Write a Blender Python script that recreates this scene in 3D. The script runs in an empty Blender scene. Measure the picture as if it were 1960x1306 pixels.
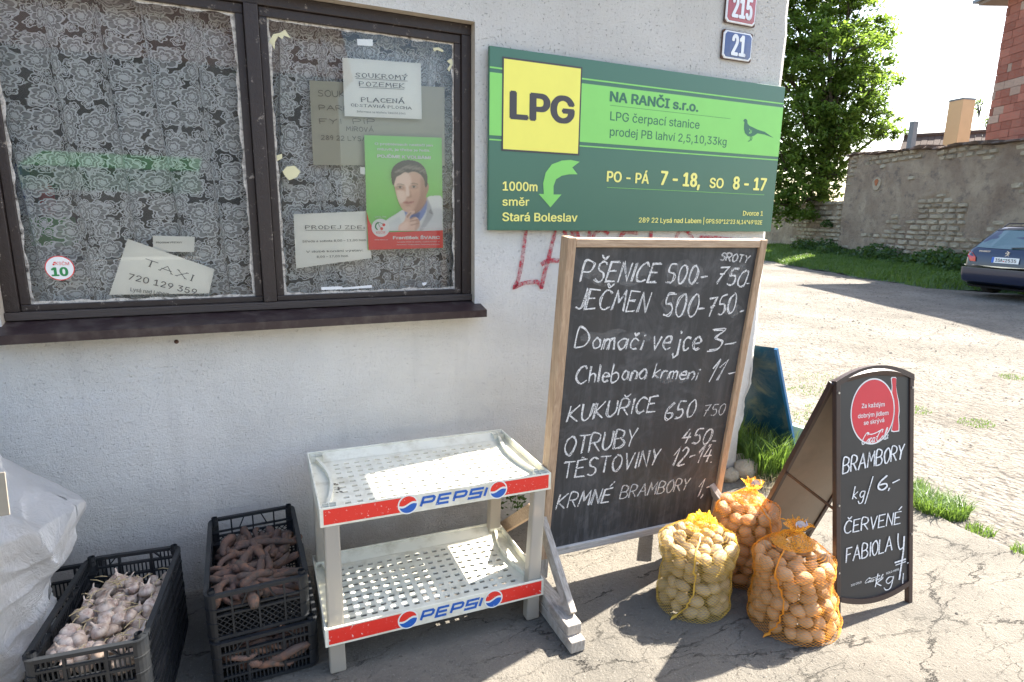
import bpy, math, random
import numpy as np
from mathutils import Vector as V, Matrix as MX, noise as NZ
random.seed(7); RN = random.random
def U(a, b): return a + (b - a) * RN()
S = bpy.context.scene; COL = S.collection

# ------------------------------------------------------------------ camera, sky, sun, exposure
F_PX, CX, CY = 1135.162, 980.0, 653.0
RM = ((0.91173828, -0.07092882, 0.40460154), (-0.41051994, -0.19180864, 0.89144984), (0.01437659, -0.97886595, -0.20399698))
CAMZ = 1.6
cam = bpy.data.cameras.new('camera'); cam_o = bpy.data.objects.new('camera', cam); COL.objects.link(cam_o)
cam.sensor_width = 36; cam.lens = F_PX / 1960 * 36; cam.clip_end = 600; cam.clip_start = .05
cx_, cy_, cz_ = [V([RM[i][j] for i in range(3)]).normalized() for j in range(3)]
cam_o.matrix_world = MX(((cx_[0], -cy_[0], -cz_[0], 0), (cx_[1], -cy_[1], -cz_[1], 0), (cx_[2], -cy_[2], -cz_[2], CAMZ), (0, 0, 0, 1)))
S.camera = cam_o
SUN_EL, SUN_PHI = math.radians(47), math.radians(8.8)
w = bpy.data.worlds.new('World'); S.world = w; w.use_nodes = True
nt = w.node_tree; bg = nt.nodes['Background']
sky = nt.nodes.new('ShaderNodeTexSky'); sky.sky_type = 'NISHITA'; sky.sun_disc = False
sky.sun_elevation = SUN_EL; sky.sun_rotation = math.radians(90) - SUN_PHI
sky.air_density = 1.2; sky.dust_density = 2.2; sky.ozone_density = 1.0
nt.links.new(sky.outputs[0], bg.inputs[0]); bg.inputs[1].default_value = .10
sl = bpy.data.lights.new('sun', 'SUN'); so = bpy.data.objects.new('sun', sl); COL.objects.link(so)
sl.energy = 5.0; sl.angle = math.radians(.5); sl.color = (1, .94, .84)
sd = V((math.cos(SUN_EL) * math.cos(SUN_PHI), math.cos(SUN_EL) * math.sin(SUN_PHI), math.sin(SUN_EL)))
so.rotation_euler = sd.to_track_quat('Z', 'Y').to_euler(); so.location = (6, 2, 12)
vs = S.view_settings; vs.view_transform = 'Standard'; vs.look = 'None'; vs.exposure = 2.3; vs.gamma = 1; vs.use_curve_mapping = False

# ------------------------------------------------------------------ measuring helpers (photograph pixel -> real place)
def ray(u, v):
    a, b = u - CX, v - CY
    return V([RM[i][0] * a + RM[i][1] * b + RM[i][2] * F_PX for i in range(3)])
C0 = V((0, 0, CAMZ))
def onY(u, v, y): r = ray(u, v); return C0 + r * (y / r.y)
def onX(u, v, x): r = ray(u, v); return C0 + r * (x / r.x)
def onZ(u, v, z=0): r = ray(u, v); return C0 + r * ((z - CAMZ) / r.z)
def atD(u, v, d): r = ray(u, v); return C0 + r * (d / F_PX)
class Plane:
    def __init__(s, O, ex, ey):
        s.O = V(O); s.ex = V(ex).normalized(); s.ey = V(ey); s.ey = (s.ey - s.ex * s.ey.dot(s.ex)).normalized(); s.n = s.ex.cross(s.ey)
    def P(s, a, b, o=0): return s.O + s.ex * a + s.ey * b + s.n * o
    def px(s, u, v):
        r = ray(u, v); t = (s.O - C0).dot(s.n) / r.dot(s.n); q = C0 + r * t - s.O
        return (q.dot(s.ex), q.dot(s.ey))
# ------------------------------------------------------------------ mesh builder
class MB:
    def __init__(s): s.v = []; s.f = []; s.M = MX.Identity(4)
    def add(s, vs, fs):
        n = len(s.v); M = s.M; s.v += [M @ V(p) for p in vs]; s.f += [tuple(i + n for i in f) for f in fs]
    def box(s, c, d, rz=0):
        x, y, z = [k / 2 for k in d]; R = MX.Rotation(rz, 3, 'Z'); c = V(c)
        s.add([c + R @ V((a * x, b * y, e * z)) for e in (-1, 1) for a, b in ((-1, -1), (1, -1), (1, 1), (-1, 1))],
              [(3, 2, 1, 0), (4, 5, 6, 7), (0, 1, 5, 4), (1, 2, 6, 5), (2, 3, 7, 6), (3, 0, 4, 7)])
    def bar(s, p, q, w, h, up=(0, 0, 1)):
        p, q = V(p), V(q); d = (q - p).normalized(); a = d.cross(V(up))
        if a.length < 1e-4: a = d.cross(V((0, 1, 0)))
        a.normalize(); b = a.cross(d).normalized(); a *= w / 2; b *= h / 2
        s.add([p - a - b, p + a - b, p + a + b, p - a + b, q - a - b, q + a - b, q + a + b, q - a + b],
              [(3, 2, 1, 0), (4, 5, 6, 7), (0, 1, 5, 4), (1, 2, 6, 5), (2, 3, 7, 6), (3, 0, 4, 7)])
    def tube(s, path, rad, n=8, cap=True, flat=1):
        path = [V(p) for p in path]; m = len(path); rads = rad if hasattr(rad, '__len__') else [rad] * m
        vs, fs = [], []; pu = None
        for i, p in enumerate(path):
            d = (path[min(i + 1, m - 1)] - path[max(i - 1, 0)]).normalized()
            if pu is None: pu = d.orthogonal().normalized()
            u = (pu - d * pu.dot(d)).normalized(); pu = u; w_ = d.cross(u)
            for k in range(n):
                t = 2 * math.pi * k / n; vs.append(p + (u * math.cos(t) + w_ * math.sin(t) * flat) * rads[i])
        for i in range(m - 1):
            for k in range(n):
                a, b = i * n + k, i * n + (k + 1) % n; fs.append((a, b, b + n, a + n))
        if cap: fs.append(tuple(range(n - 1, -1, -1))); fs.append(tuple((m - 1) * n + k for k in range(n)))
        s.add(vs, fs)
    def lathe(s, prof, n=16, c=(0, 0, 0), wob=None):
        vs, fs = [], []; c = V(c)
        for i, (r, z) in enumerate(prof):
            for k in range(n):
                t = 2 * math.pi * k / n; rr = r * (wob(t, i) if wob else 1); vs.append(c + V((rr * math.cos(t), rr * math.sin(t), z)))
        for i in range(len(prof) - 1):
            for k in range(n):
                a, b = i * n + k, i * n + (k + 1) % n; fs.append((a, b, b + n, a + n))
        fs.append(tuple(range(n - 1, -1, -1))); fs.append(tuple((len(prof) - 1) * n + k for k in range(n)))
        s.add(vs, fs)
    def poly(s, pts): s.add(pts, [tuple(range(len(pts)))])
    def prism(s, pts, d):
        n = len(pts); pts = [V(p) for p in pts]; d = V(d)
        s.add(pts + [p + d for p in pts], [tuple(range(n - 1, -1, -1)), tuple(range(n, 2 * n))] + [(i, (i + 1) % n, (i + 1) % n + n, i + n) for i in range(n)])
    def grid(s, fn, nu, nv, flip=False):
        vs = [fn(i / nu, j / nv) for j in range(nv + 1) for i in range(nu + 1)]
        fs = [(j * (nu + 1) + i, j * (nu + 1) + i + 1, (j + 1) * (nu + 1) + i + 1, (j + 1) * (nu + 1) + i) for j in range(nv) for i in range(nu)]
        s.add(vs, [f[::-1] for f in fs] if flip else fs)
    def ribbon(s, pl, path, wid, off, close=False):
        """flat strip on a plane with mitred corners"""
        P = [V(p) for p in path]; m = len(P)
        if m < 2: return
        ws = wid if hasattr(wid, '__len__') else [wid] * m; L, R_ = [], []
        for i in range(m):
            a = (P[i] - P[i - 1]).normalized() if i else (P[1] - P[0]).normalized()
            b = (P[i + 1] - P[i]).normalized() if i < m - 1 else a
            na, nb = V((-a.y, a.x)), V((-b.y, b.x)); q = na + nb
            if q.length < .3: q = na
            q.normalize(); k = ws[i] / 2 / max(q.dot(na), .45)
            L.append(P[i] + q * k); R_.append(P[i] - q * k)
        s.add([pl.P(p.x, p.y, off) for p in L] + [pl.P(p.x, p.y, off) for p in R_], [(i + m, i + 1 + m, i + 1, i) for i in range(m - 1)])
    def build(s, name, m, parent=None, smooth=False, bevel=0, org=None, auto=None, subd=0, merge=False):
        me = bpy.data.meshes.new(name)
        if parent is not None: o0 = V(parent['wo'])
        elif org is not None: o0 = V(org)
        else:
            a = np.array([tuple(v) for v in s.v]); o0 = V(((a[:, 0].min() + a[:, 0].max()) / 2, (a[:, 1].min() + a[:, 1].max()) / 2, a[:, 2].min()))
        me.from_pydata([v - o0 for v in s.v], [], s.f); me.update()
        if merge:
            import bmesh
            b = bmesh.new(); b.from_mesh(me); bmesh.ops.remove_doubles(b, verts=b.verts, dist=1e-5); bmesh.ops.recalc_face_normals(b, faces=b.faces); b.to_mesh(me); b.free()
        o = bpy.data.objects.new(name, me); COL.objects.link(o); o['wo'] = tuple(o0)
        if parent is None: o.location = o0
        else: o.parent = parent
        for q in (m if isinstance(m, (list, tuple)) else [m]): me.materials.append(q)
        if smooth or auto:
            me.polygons.foreach_set('use_smooth', [True] * len(me.polygons))
            if auto: me.set_sharp_from_angle(angle=math.radians(auto))
        if bevel:
            b = o.modifiers.new('bevel', 'BEVEL'); b.width = bevel; b.segments = 2; b.limit_method = 'ANGLE'
        if subd:
            b = o.modifiers.new('sub', 'SUBSURF'); b.levels = b.render_levels = subd
        return o
def tag(o, label=None, cat=None, group=None, kind=None):
    for k, v in (('label', label), ('category', cat), ('group', group), ('kind', kind)):
        if v: o[k] = v
    return o
def thing(name, label, cat, loc, group=None):
    o = bpy.data.objects.new(name, None); COL.objects.link(o); o.location = loc; o['wo'] = tuple(loc); o.empty_display_size = .05
    return tag(o, label, cat, group)
# ------------------------------------------------------------------ materials
class NT:
    def __init__(s, name):
        s.m = bpy.data.materials.new(name); s.m.use_nodes = True; s.t = s.m.node_tree; s.b = s.t.nodes['Principled BSDF']
    def n(s, typ, props=None, **ins):
        nd = s.t.nodes.new('ShaderNode' + typ)
        for k, v in (props or {}).items(): setattr(nd, k, v)
        for k, v in ins.items():
            key = int(k[1:]) if k[0] == 'i' and k[1:].isdigit() else k.replace('_', ' ')
            s.set(nd.inputs[key], v)
        return nd
    def set(s, sock, v):
        if isinstance(v, bpy.types.NodeSocket): s.t.links.new(v, sock)
        elif isinstance(v, bpy.types.Node): s.t.links.new(v.outputs[0], sock)
        else:
            if hasattr(v, '__len__') and len(v) == 3 and sock.type == 'RGBA': v = (*v, 1)
            sock.default_value = v
    def P(s, **k):
        for a, v in k.items(): s.set(s.b.inputs[a.replace('_', ' ')], v)
    def math(s, op, a, b=0.0, c=0.0, clamp=False): return s.n('Math', dict(operation=op, use_clamp=clamp), i0=a, i1=b, i2=c).outputs[0]
    def co(s, kind='Object', sc=None, loc=None, rot=None):
        o = s.n('TexCoord').outputs[kind]
        if sc is not None or loc is not None or rot is not None:
            o = s.n('Mapping', Vector=o, Scale=sc or (1, 1, 1), Location=loc or (0, 0, 0), Rotation=rot or (0, 0, 0)).outputs[0]
        return o
    def noise(s, co, sc, det=4, rough=.55, dist=0): return s.n('TexNoise', Vector=co, Scale=sc, Detail=det, Roughness=rough, Distortion=dist).outputs[0]
    def vor(s, co, sc, feat='F1', out=0, rnd=1): return s.n('TexVoronoi', dict(feature=feat), Vector=co, Scale=sc, Randomness=rnd).outputs[out]
    def ramp(s, f, stops, mode='LINEAR'):
        r = s.n('ValToRGB', Fac=f); cr = r.color_ramp; cr.interpolation = mode
        while len(cr.elements) < len(stops): cr.elements.new(.5)
        for e, (p, c) in zip(cr.elements, stops): e.position = p; e.color = (*c, 1) if hasattr(c, '__len__') else (c, c, c, 1)
        return r.outputs[0]
    def mix(s, f, a, b, mode='MIX'):
        nd = s.n('Mix', dict(data_type='RGBA', blend_type=mode)); s.set(nd.inputs[0], f); s.set(nd.inputs[6], a); s.set(nd.inputs[7], b); return nd.outputs[2]
    def bump(s, h, dist, st=1.0, nrm=None):
        nd = s.n('Bump', Height=h, Distance=dist, Strength=st)
        if nrm is not None: s.set(nd.inputs['Normal'], nrm)
        return nd.outputs[0]
    def sep(s, co): return s.n('SeparateXYZ', Vector=co).outputs
def C(*c): return tuple(c)
def basic(name, col, rough=.6, var=.15, sc=20, bump=0, bsc=60, metal=0, spec=.5, dirt=None, dsc=6, damt=.5, coat=0):
    t = NT(name); co = t.co()
    n1 = t.noise(co, sc); c = t.mix(n1, [x * (1 - var) for x in col], [min(1, x * (1 + var)) for x in col])
    if dirt: c = t.mix(t.math('MULTIPLY', t.ramp(t.noise(co, dsc, 6, .65), [(.48, 0.), (.7, 1.)]), damt), c, dirt)
    t.P(Base_Color=c, Roughness=rough, Metallic=metal, Specular_IOR_Level=spec)
    if coat: t.P(Coat_Weight=coat, Coat_Roughness=.1)
    if bump: t.P(Normal=t.bump(t.noise(co, bsc, 5, .6), bump))
    return t.m
def flat(name, col, rough=.5, wear=0, wsc=60, wcol=(.8, .8, .78)):
    t = NT(name); c = col; co = t.co()
    c = t.mix(t.noise(co, 9), [x * .93 for x in col], [min(1, x * 1.06) for x in col])
    if wear: c = t.mix(t.math('MULTIPLY', t.ramp(t.noise(co, wsc, 6, .7), [(.62, 0.), (.66, 1.)]), wear), c, wcol)
    t.P(Base_Color=c, Roughness=rough); return t.m
M = {}
# house plaster
t = NT('plaster'); co = t.co(); x, y, z = t.sep(co)
grain = t.noise(co, 190, 5, .75); mid = t.vor(co, 95, 'SMOOTH_F1'); big = t.noise(co, 2.2, 5, .6, .4)
low = t.noise(t.co(sc=(1.5, 1.5, 3)), 1.6, 6, .62)
c = t.mix(t.ramp(big, [(.3, 0.), (.7, 1.)]), (.71, .69, .65), (.83, .81, .765))
c = t.mix(t.math('MULTIPLY', t.ramp(t.noise(t.co(sc=(1, 1, .12)), 9, 5, .6), [(.55, 0.), (.75, 1.)]), .25), c, (.47, .455, .43))
c = t.mix(t.math('MULTIPLY', t.ramp(low, [(.58, 0.), (.66, 1.)]), .35), c, (.8, .8, .79))
pits = t.ramp(t.noise(co, 85, 3, .6), [(.28, 1.), (.40, 0.)])
hi = t.math('MULTIPLY', t.math('MULTIPLY_ADD', z, 1.4, -2.0, True), t.math('MULTIPLY_ADD', x, .5, .25, True))     # coarser, older render towards the upper right
c = t.mix(t.math('MULTIPLY', pits, t.math('MULTIPLY_ADD', hi, .8, .14)), c, (.2, .19, .17))
c = t.mix(t.math('MULTIPLY', hi, .3), c, (.52, .50, .46))
foot = t.math('SUBTRACT', 1., t.math('DIVIDE', z, .55), clamp=True)
foot = t.math('MULTIPLY', foot, t.ramp(t.noise(co, 5, 6, .7), [(.25, .35), (.6, 1.)]))
c = t.mix(t.math('MULTIPLY', foot, .8, clamp=True), c, (.34, .30, .25))
crn = t.math('MULTIPLY', t.math('MULTIPLY_ADD', x, 4., -10.9, True), t.math('MULTIPLY_ADD', z, -3., 2.2, True))
crn = t.math('MULTIPLY', crn, t.ramp(t.noise(co, 14, 6, .7), [(.35, 0.), (.5, 1.)]))
c = t.mix(crn, c, (.16, .145, .12))
h = t.math('ADD', t.math('MULTIPLY', grain, .9), t.math('MULTIPLY', mid, .28))
h = t.math('SUBTRACT', h, t.math('MULTIPLY', pits, .5)); h = t.math('ADD', h, t.math('MULTIPLY', t.noise(co, 9, 4, .6), 1.0))
t.P(Base_Color=c, Roughness=.92, Specular_IOR_Level=.2, Normal=t.bump(h, .011)); M['plaster'] = t.m
# old brown window paint
t = NT('window_paint'); co = t.co(); n1 = t.noise(t.co(sc=(1, 1, 1)), 30, 6, .7)
c = t.mix(n1, (.012, .008, .007), (.040, .026, .022))
chip = t.ramp(t.noise(co, 22, 8, .75), [(.60, 0.), (.66, 1.)]); c = t.mix(t.math('MULTIPLY', chip, .6), c, (.42, .36, .3))
t.P(Base_Color=c, Roughness=t.ramp(n1, [(0., .35), (1., .65)]), Normal=t.bump(t.noise(t.co(sc=(1, 1, 1)), 60, 6, .7), .003)); M['paint'] = t.m
t = NT('sill_wood'); co = t.co(sc=(1.5, 40, 40)); n1 = t.noise(co, 6, 6, .7)
c = t.mix(n1, (.02, .014, .012), (.09, .07, .06)); t.P(Base_Color=c, Roughness=.6, Normal=t.bump(n1, .004)); M['sillwood'] = t.m
M['sillmetal'] = basic('sill_metal', (.028, .015, .016), .45, .3, 14, .001, 40, dirt=(.14, .12, .1), dsc=14, damt=.4)
M['putty'] = basic('putty', (.60, .56, .50), .8, .4, 60, .004, 90, dirt=(.04, .03, .025), dsc=45, damt=1)
M['reveal'] = basic('reveal_plaster', (.42, .36, .29), .9, .2, 12, .004, 60)
t = NT('window_glass'); g = t.n('BsdfGlossy', Roughness=.015, Color=(1, 1, 1)); tr = t.n('BsdfTransparent', Color=(.97, .985, .98))
di = t.n('BsdfDiffuse', Color=(.65, .65, .6)); fr = t.n('Fresnel', IOR=1.5)
fac = t.math('MULTIPLY', fr.outputs[0], 1.15, clamp=True); mx = t.n('MixShader', Fac=fac, i1=tr, i2=g)
dust = t.math('MULTIPLY', t.ramp(t.noise(t.co(), 4, 8, .7), [(.4, .2), (.75, 1.)]), .06); mx2 = t.n('MixShader', Fac=dust, i1=mx, i2=di)
t.t.links.new(mx2.outputs[0], t.t.nodes['Material Output'].inputs[0]); M['glass'] = t.m
# lace
t = NT('lace'); tc = t.n('Attribute', dict(attribute_name='cloth')).outputs['Vector']; X, Y, Z = t.sep(tc); xz = t.n('CombineXYZ', X=X, Y=Z, Z=0.).outputs[0]
wob = t.n('TexNoise', Vector=xz, Scale=17., Detail=4., Roughness=.6).outputs['Color']
p2 = t.n('VectorMath', dict(operation='MULTIPLY_ADD'), i0=wob, i1=(.026, .026, 0), i2=xz).outputs[0]
def motif(p, scale, pet, thick, seedoff):
    q = t.n('VectorMath', dict(operation='ADD'), i0=p, i1=seedoff).outputs[0]
    vo = t.n('TexVoronoi', dict(feature='F1', voronoi_dimensions='2D'), Vector=q, Scale=scale, Randomness=.55)
    d = t.n('VectorMath', dict(operation='SUBTRACT'), i0=t.n('VectorMath', dict(operation='SCALE'), i0=q, Scale=1.).outputs[0], i1=vo.outputs['Position']).outputs[0]
    dx, dy, _ = t.sep(d); ang = t.math('ARCTAN2', dy, dx); r = t.math('MULTIPLY', vo.outputs['Distance'], 1.)
    hue = t.math('MULTIPLY', t.sep(vo.outputs['Color'])[0], 6.28)
    pt = t.math('ABSOLUTE', t.math('SINE', t.math('ADD', t.math('MULTIPLY', ang, pet), hue)))
    rim = t.math('MULTIPLY_ADD', pt, .12, .34)
    o1 = t.math('LESS_THAN', t.math('ABSOLUTE', t.math('SUBTRACT', r, rim)), thick)
    sp = t.math('FRACT', t.math('ADD', t.math('MULTIPLY', ang, .159), hue)); rs = t.math('MULTIPLY', rim, t.math('MULTIPLY_ADD', sp, .34, .42)); o2 = t.math('LESS_THAN', t.math('ABSOLUTE', t.math('SUBTRACT', r, rs)), thick * .8); rs2 = t.math('MULTIPLY', rim, t.math('MULTIPLY_ADD', sp, .22, .18)); o2 = t.math('MAXIMUM', o2, t.math('LESS_THAN', t.math('ABSOLUTE', t.math('SUBTRACT', r, rs2)), thick * .7))
    o3 = t.math('LESS_THAN', r, .10)
    vein = t.math('MULTIPLY', t.math('LESS_THAN', pt, .13), t.math('LESS_THAN', r, rim))
    fill = t.math('MULTIPLY', t.math('LESS_THAN', r, rim), t.math('MULTIPLY_ADD', pt, .7, .45))
    return t.math('MAXIMUM', t.math('MAXIMUM', o1, o2), t.math('MAXIMUM', o3, vein)), fill
a1, f1 = motif(p2, 12., 3.5, .034, (0, 0, 0)); a2, f2 = motif(p2, 26., 2.5, .042, (.31, .17, 0))
not1 = t.math('LESS_THAN', f1, .01)
leaf = t.math('MULTIPLY', t.math('MULTIPLY', t.ramp(t.noise(p2, 34, 2, .5), [(.60, 0.), (.63, 1.)]), not1), .8)
al = t.math('MAXIMUM', a1, t.math('MULTIPLY', t.math('MAXIMUM', a2, leaf), not1))
al = t.math('MAXIMUM', al, t.math('MULTIPLY', f1, .42))
al = t.math('MAXIMUM', t.math('MULTIPLY', al, 1.0), .11)
bs = t.n('BsdfDiffuse', Color=(.93, .95, .98)); tl = t.n('BsdfTranslucent', Color=(.6, .62, .66)); ms = t.n('MixShader', Fac=.3, i1=bs, i2=tl)
tr = t.n('BsdfTransparent'); mx = t.n('MixShader', Fac=al, i1=tr, i2=ms); t.t.links.new(mx.outputs[0], t.t.nodes['Material Output'].inputs[0]); M['lace'] = t.m
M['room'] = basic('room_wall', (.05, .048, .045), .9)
M['paper'] = basic('paper', (.90, .89, .83), .8, .05, 5, .002, 12); M['oldcard'] = basic('old_card', (.47, .45, .36), .85, .08, 6)
M['ink'] = flat('ink', (.035, .035, .04), .7); M['inkgrey'] = flat('faded_ink', (.2, .19, .17), .8)
M['tape'] = basic('tape', (.62, .58, .36), .4); M['white'] = flat('white_print', (.78, .78, .76), .5); M['sheen'] = basic('plastic_sleeve', (.6, .62, .6), .2)
M['red'] = flat('red_print', (.72, .03, .025), .45); M['greenp'] = flat('green_print', (.30, .68, .19), .5); M['dkgreen'] = flat('dark_green_print', (.02, .22, .06), .5)
M['s_dark'] = basic('sign_dark_green', (.042, .14, .088), .42, .05, 3, coat=.2); M['s_light'] = flat('sign_light_green', (.235, .62, .13), .42)
M['s_yel'] = flat('sign_yellow', (.85, .78, .13), .42); M['s_pale'] = flat('sign_pale_yellow', (.86, .80, .22), .42); M['s_ink'] = flat('sign_dark_ink', (.055, .05, .055), .5)
M['s_green_ink'] = flat('sign_green_ink', (.035, .15, .085), .45); M['s_edge'] = basic('sign_edge', (.55, .55, .55), .5)
def enamel(name, c): return basic(name, c, .16, .06, 6, coat=.6, dirt=(.1, .06, .04), dsc=10, damt=.25)
M['en_red'] = enamel('red_enamel', (.36, .018, .018)); M['en_blue'] = enamel('blue_enamel', (.012, .035, .17)); M['en_white'] = enamel('white_enamel', (.74, .74, .74))
M['rust'] = basic('rust', (.09, .045, .03), .8, .5, 40)
# graffiti
t = NT('graffiti_paint'); n1 = t.noise(t.co(), 60, 4, .6); tr = t.n('BsdfTransparent'); di = t.n('BsdfDiffuse', Color=(.45, .035, .06))
mx = t.n('MixShader', Fac=t.ramp(n1, [(.35, .15), (.62, .8)]), i1=tr, i2=di); t.t.links.new(mx.outputs[0], t.t.nodes['Material Output'].inputs[0]); M['graf'] = t.m
# chalk
def chalkmat(name, lo, hi_, sc=230):
    t = NT(name); co = t.co(); n1 = t.noise(co, sc, 3, .6); n2 = t.noise(co, 25, 3, .6); f = t.ramp(t.math('MULTIPLY_ADD', n2, .35, t.math('MULTIPLY', n1, .75)), [(.42, lo), (.58, hi_)])
    tr = t.n('BsdfTransparent'); di = t.n('BsdfDiffuse', Color=(.82, .82, .82)); mx = t.n('MixShader', Fac=f, i1=tr, i2=di)
    t.t.links.new(mx.outputs[0], t.t.nodes['Material Output'].inputs[0]); return t.m
M['chalk'] = chalkmat('chalk', .12, .85); M['chalkthin'] = chalkmat('thin_chalk', .1, .6); M['marker'] = chalkmat('chalk_marker', .55, .97, 120)
M['chalkdust'] = chalkmat('chalk_dust', .0, .07, 35)
t = NT('blackboard'); co = t.co(); n1 = t.noise(co, 3, 5, .6); st = t.noise(t.co(sc=(1, 1, .07)), 40, 5, .65); X, Y, Z = t.sep(co)
c = t.mix(n1, (.026, .028, .031), (.052, .053, .056))
lowm = t.math('MULTIPLY', t.math('MULTIPLY_ADD', Z, -2.6, 1.35, True), t.ramp(st, [(.5, 0.), (.75, 1.)]))
c = t.mix(t.math('MULTIPLY', lowm, .45), c, (.26, .26, .27)); c = t.mix(t.math('MULTIPLY', t.ramp(t.noise(t.co(sc=(1, 1, .04), loc=(5, 0, 0)), 26, 6, .7), [(.48, 0.), (.72, 1.)]), .2), c, (.2, .2, .21)); c = t.mix(t.math('MULTIPLY', t.ramp(t.noise(t.co(sc=(1, 1, 1), loc=(2, 0, 7)), 4.5, 6, .72, 1.5), [(.52, 0.), (.7, 1.)]), .22), c, (.22, .22, .23)); c = t.mix(t.math('MULTIPLY', t.ramp(t.noise(co, 7, 5, .7), [(.55, 0.), (.8, 1.)]), .3), c, (.16, .17, .18))
c = t.mix(t.math('MULTIPLY', t.ramp(t.noise(t.co(sc=(1, 1, .3)), 3.2, 3, .5), [(.55, 0.), (.68, 1.)]), .35), c, (.07, .06, .05))
t.P(Base_Color=c, Roughness=.55, Specular_IOR_Level=.35, Normal=t.bump(t.noise(co, 200, 3), .0004)); M['board'] = t.m
def wood(name, a, b, sc, rough=.7):
    t = NT(name); co = t.co(sc=sc); n1 = t.noise(co, 5, 6, .65, .6); c = t.mix(t.ramp(n1, [(.3, 0.), (.7, 1.)]), a, b)
    kn = t.ramp(t.vor(t.co(), 4.5), [(.03, 1.), (.09, 0.)]); c = t.mix(t.math('MULTIPLY', kn, .6), c, [q * .35 for q in a])
    t.P(Base_Color=c, Roughness=rough, Normal=t.bump(n1, .003)); return t.m
M['woodv'] = wood('frame_wood_upright', (.27, .17, .10), (.50, .36, .24), (22, 22, 1.6)); M['woodh'] = wood('frame_wood_rail', (.30, .20, .13), (.52, .39, .27), (1.6, 22, 22))
M['oldwood'] = wood('weathered_wood', (.22, .19, .16), (.46, .42, .37), (20, 4, 4), .85); M['oldrail'] = wood('weathered_rail', (.36, .34, .32), (.56, .54, .51), (1.6, 22, 22), .85)
# shelf plastics
M['cream'] = basic('cream_plastic', (.72, .70, .59), .45, .06, 8, .0006, 20, dirt=(.36, .31, .2), dsc=12, damt=.5)
t = NT('clear_leg_plastic'); t.P(Base_Color=(.55, .50, .42, 1), Roughness=.3, Transmission_Weight=.45, IOR=1.3, Alpha=.93); M['leg'] = t.m
M['p_red'] = flat('band_red', (.70, .028, .018), .35, .8, 90, (.75, .7, .66)); M['p_blue'] = flat('band_blue', (.01, .10, .42), .35, .35, 70); M['p_white'] = flat('band_white', (.72, .74, .70), .4)
M['crate'] = basic('black_crate_plastic', (.009, .011, .014), .55, .35, 12, .0008, 50, dirt=(.05, .048, .045), dsc=14, damt=.25)
t = NT('carrot_skin'); co = t.co(); n1 = t.noise(co, 28, 6, .7); c = t.mix(t.ramp(n1, [(.3, 0.), (.56, 1.)]), (.24, .105, .055), (.075, .055, .042))
c = t.mix(t.math('MULTIPLY', t.n('ObjectInfo').outputs['Random'], .55), c, (.13, .075, .06)); t.P(Base_Color=c, Roughness=.85, Normal=t.bump(t.noise(co, 120, 4), .003)); M['carrot'] = t.m
t = NT('garlic_skin'); co = t.co(); n1 = t.noise(t.co(sc=(1, 1, .25)), 70, 4, .6); c = t.mix(t.ramp(n1, [(.42, 0.), (.72, 1.)]), (.62, .52, .43), (.33, .19, .16))
c = t.mix(t.math('MULTIPLY', t.n('ObjectInfo').outputs['Random'], .6), c, (.34, .26, .19)); c = t.mix(t.math('MULTIPLY', t.ramp(t.noise(co, 45, 4, .7), [(.5, 0.), (.68, 1.)]), .55), c, (.16, .11, .08)); t.P(Base_Color=c, Roughness=.6, Normal=t.bump(n1, .001)); M['garlic'] = t.m
M['stalk'] = basic('garlic_stalk', (.45, .36, .2), .8, .3, 30)
def potato(name, a, b):
    t = NT(name); co = t.co(); c = t.mix(t.noise(co, 22, 5, .65), a, b); c = t.mix(t.math('MULTIPLY', t.ramp(t.noise(co, 60, 5, .75), [(.5, 0.), (.66, 1.)]), .5), c, (.16, .10, .06))
    c = t.mix(t.math('MULTIPLY', t.n('ObjectInfo').outputs['Random'], .5), c, [q * .6 for q in a]); t.P(Base_Color=c, Roughness=.6, Normal=t.bump(t.noise(co, 60, 4), .0015)); return t.m
M['potpale'] = potato('pale_potato_skin', (.46, .33, .19), (.62, .47, .30)); M['potred'] = potato('warm_potato_skin', (.56, .34, .17), (.70, .47, .27))
def net(name, c, tr_=.35):
    t = NT(name); t.P(Base_Color=(*c, 1), Roughness=.35, Subsurface_Weight=0); tl = t.n('BsdfTranslucent', Color=(*c, 1)); mx = t.n('MixShader', Fac=tr_, i1=t.b, i2=tl)
    t.t.links.new(mx.outputs[0], t.t.nodes['Material Output'].inputs[0]); return t.m
def netfilm(name, c):
    t = NT(name); co = t.co(); n1 = t.noise(t.co(sc=(1, 1, .3)), 130, 3, .6); hol = t.ramp(t.vor(co, 190), [(.35, 0.), (.55, 1.)]); tl = t.n('BsdfTranslucent', Color=(*c, 1)); t.P(Base_Color=t.mix(n1, [q * .75 for q in c], c), Roughness=.35, Normal=t.bump(n1, .004))
    mx = t.n('MixShader', Fac=.62, i1=t.b, i2=tl); tr = t.n('BsdfTransparent'); m2 = t.n('MixShader', Fac=t.math('MULTIPLY', t.math('MAXIMUM', hol, t.ramp(t.noise(co, 24, 3), [(.45, 0.), (.6, .8)])), .92), i1=tr, i2=mx); t.t.links.new(m2.outputs[0], t.t.nodes['Material Output'].inputs[0]); return t.m
M['net_y'] = net('yellow_net', (.80, .55, .10), .4); M['net_o'] = net('orange_net', (.90, .38, .03)); M['net_yt'] = netfilm('yellow_net_top', (.90, .62, .06)); M['net_ot'] = netfilm('orange_net_top', (.98, .50, .05))
t = NT('white_sack_cloth'); co = t.co(); wv = t.n('TexWave', Vector=co, Scale=220.); n1 = t.noise(co, 3, 5, .6)
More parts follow.
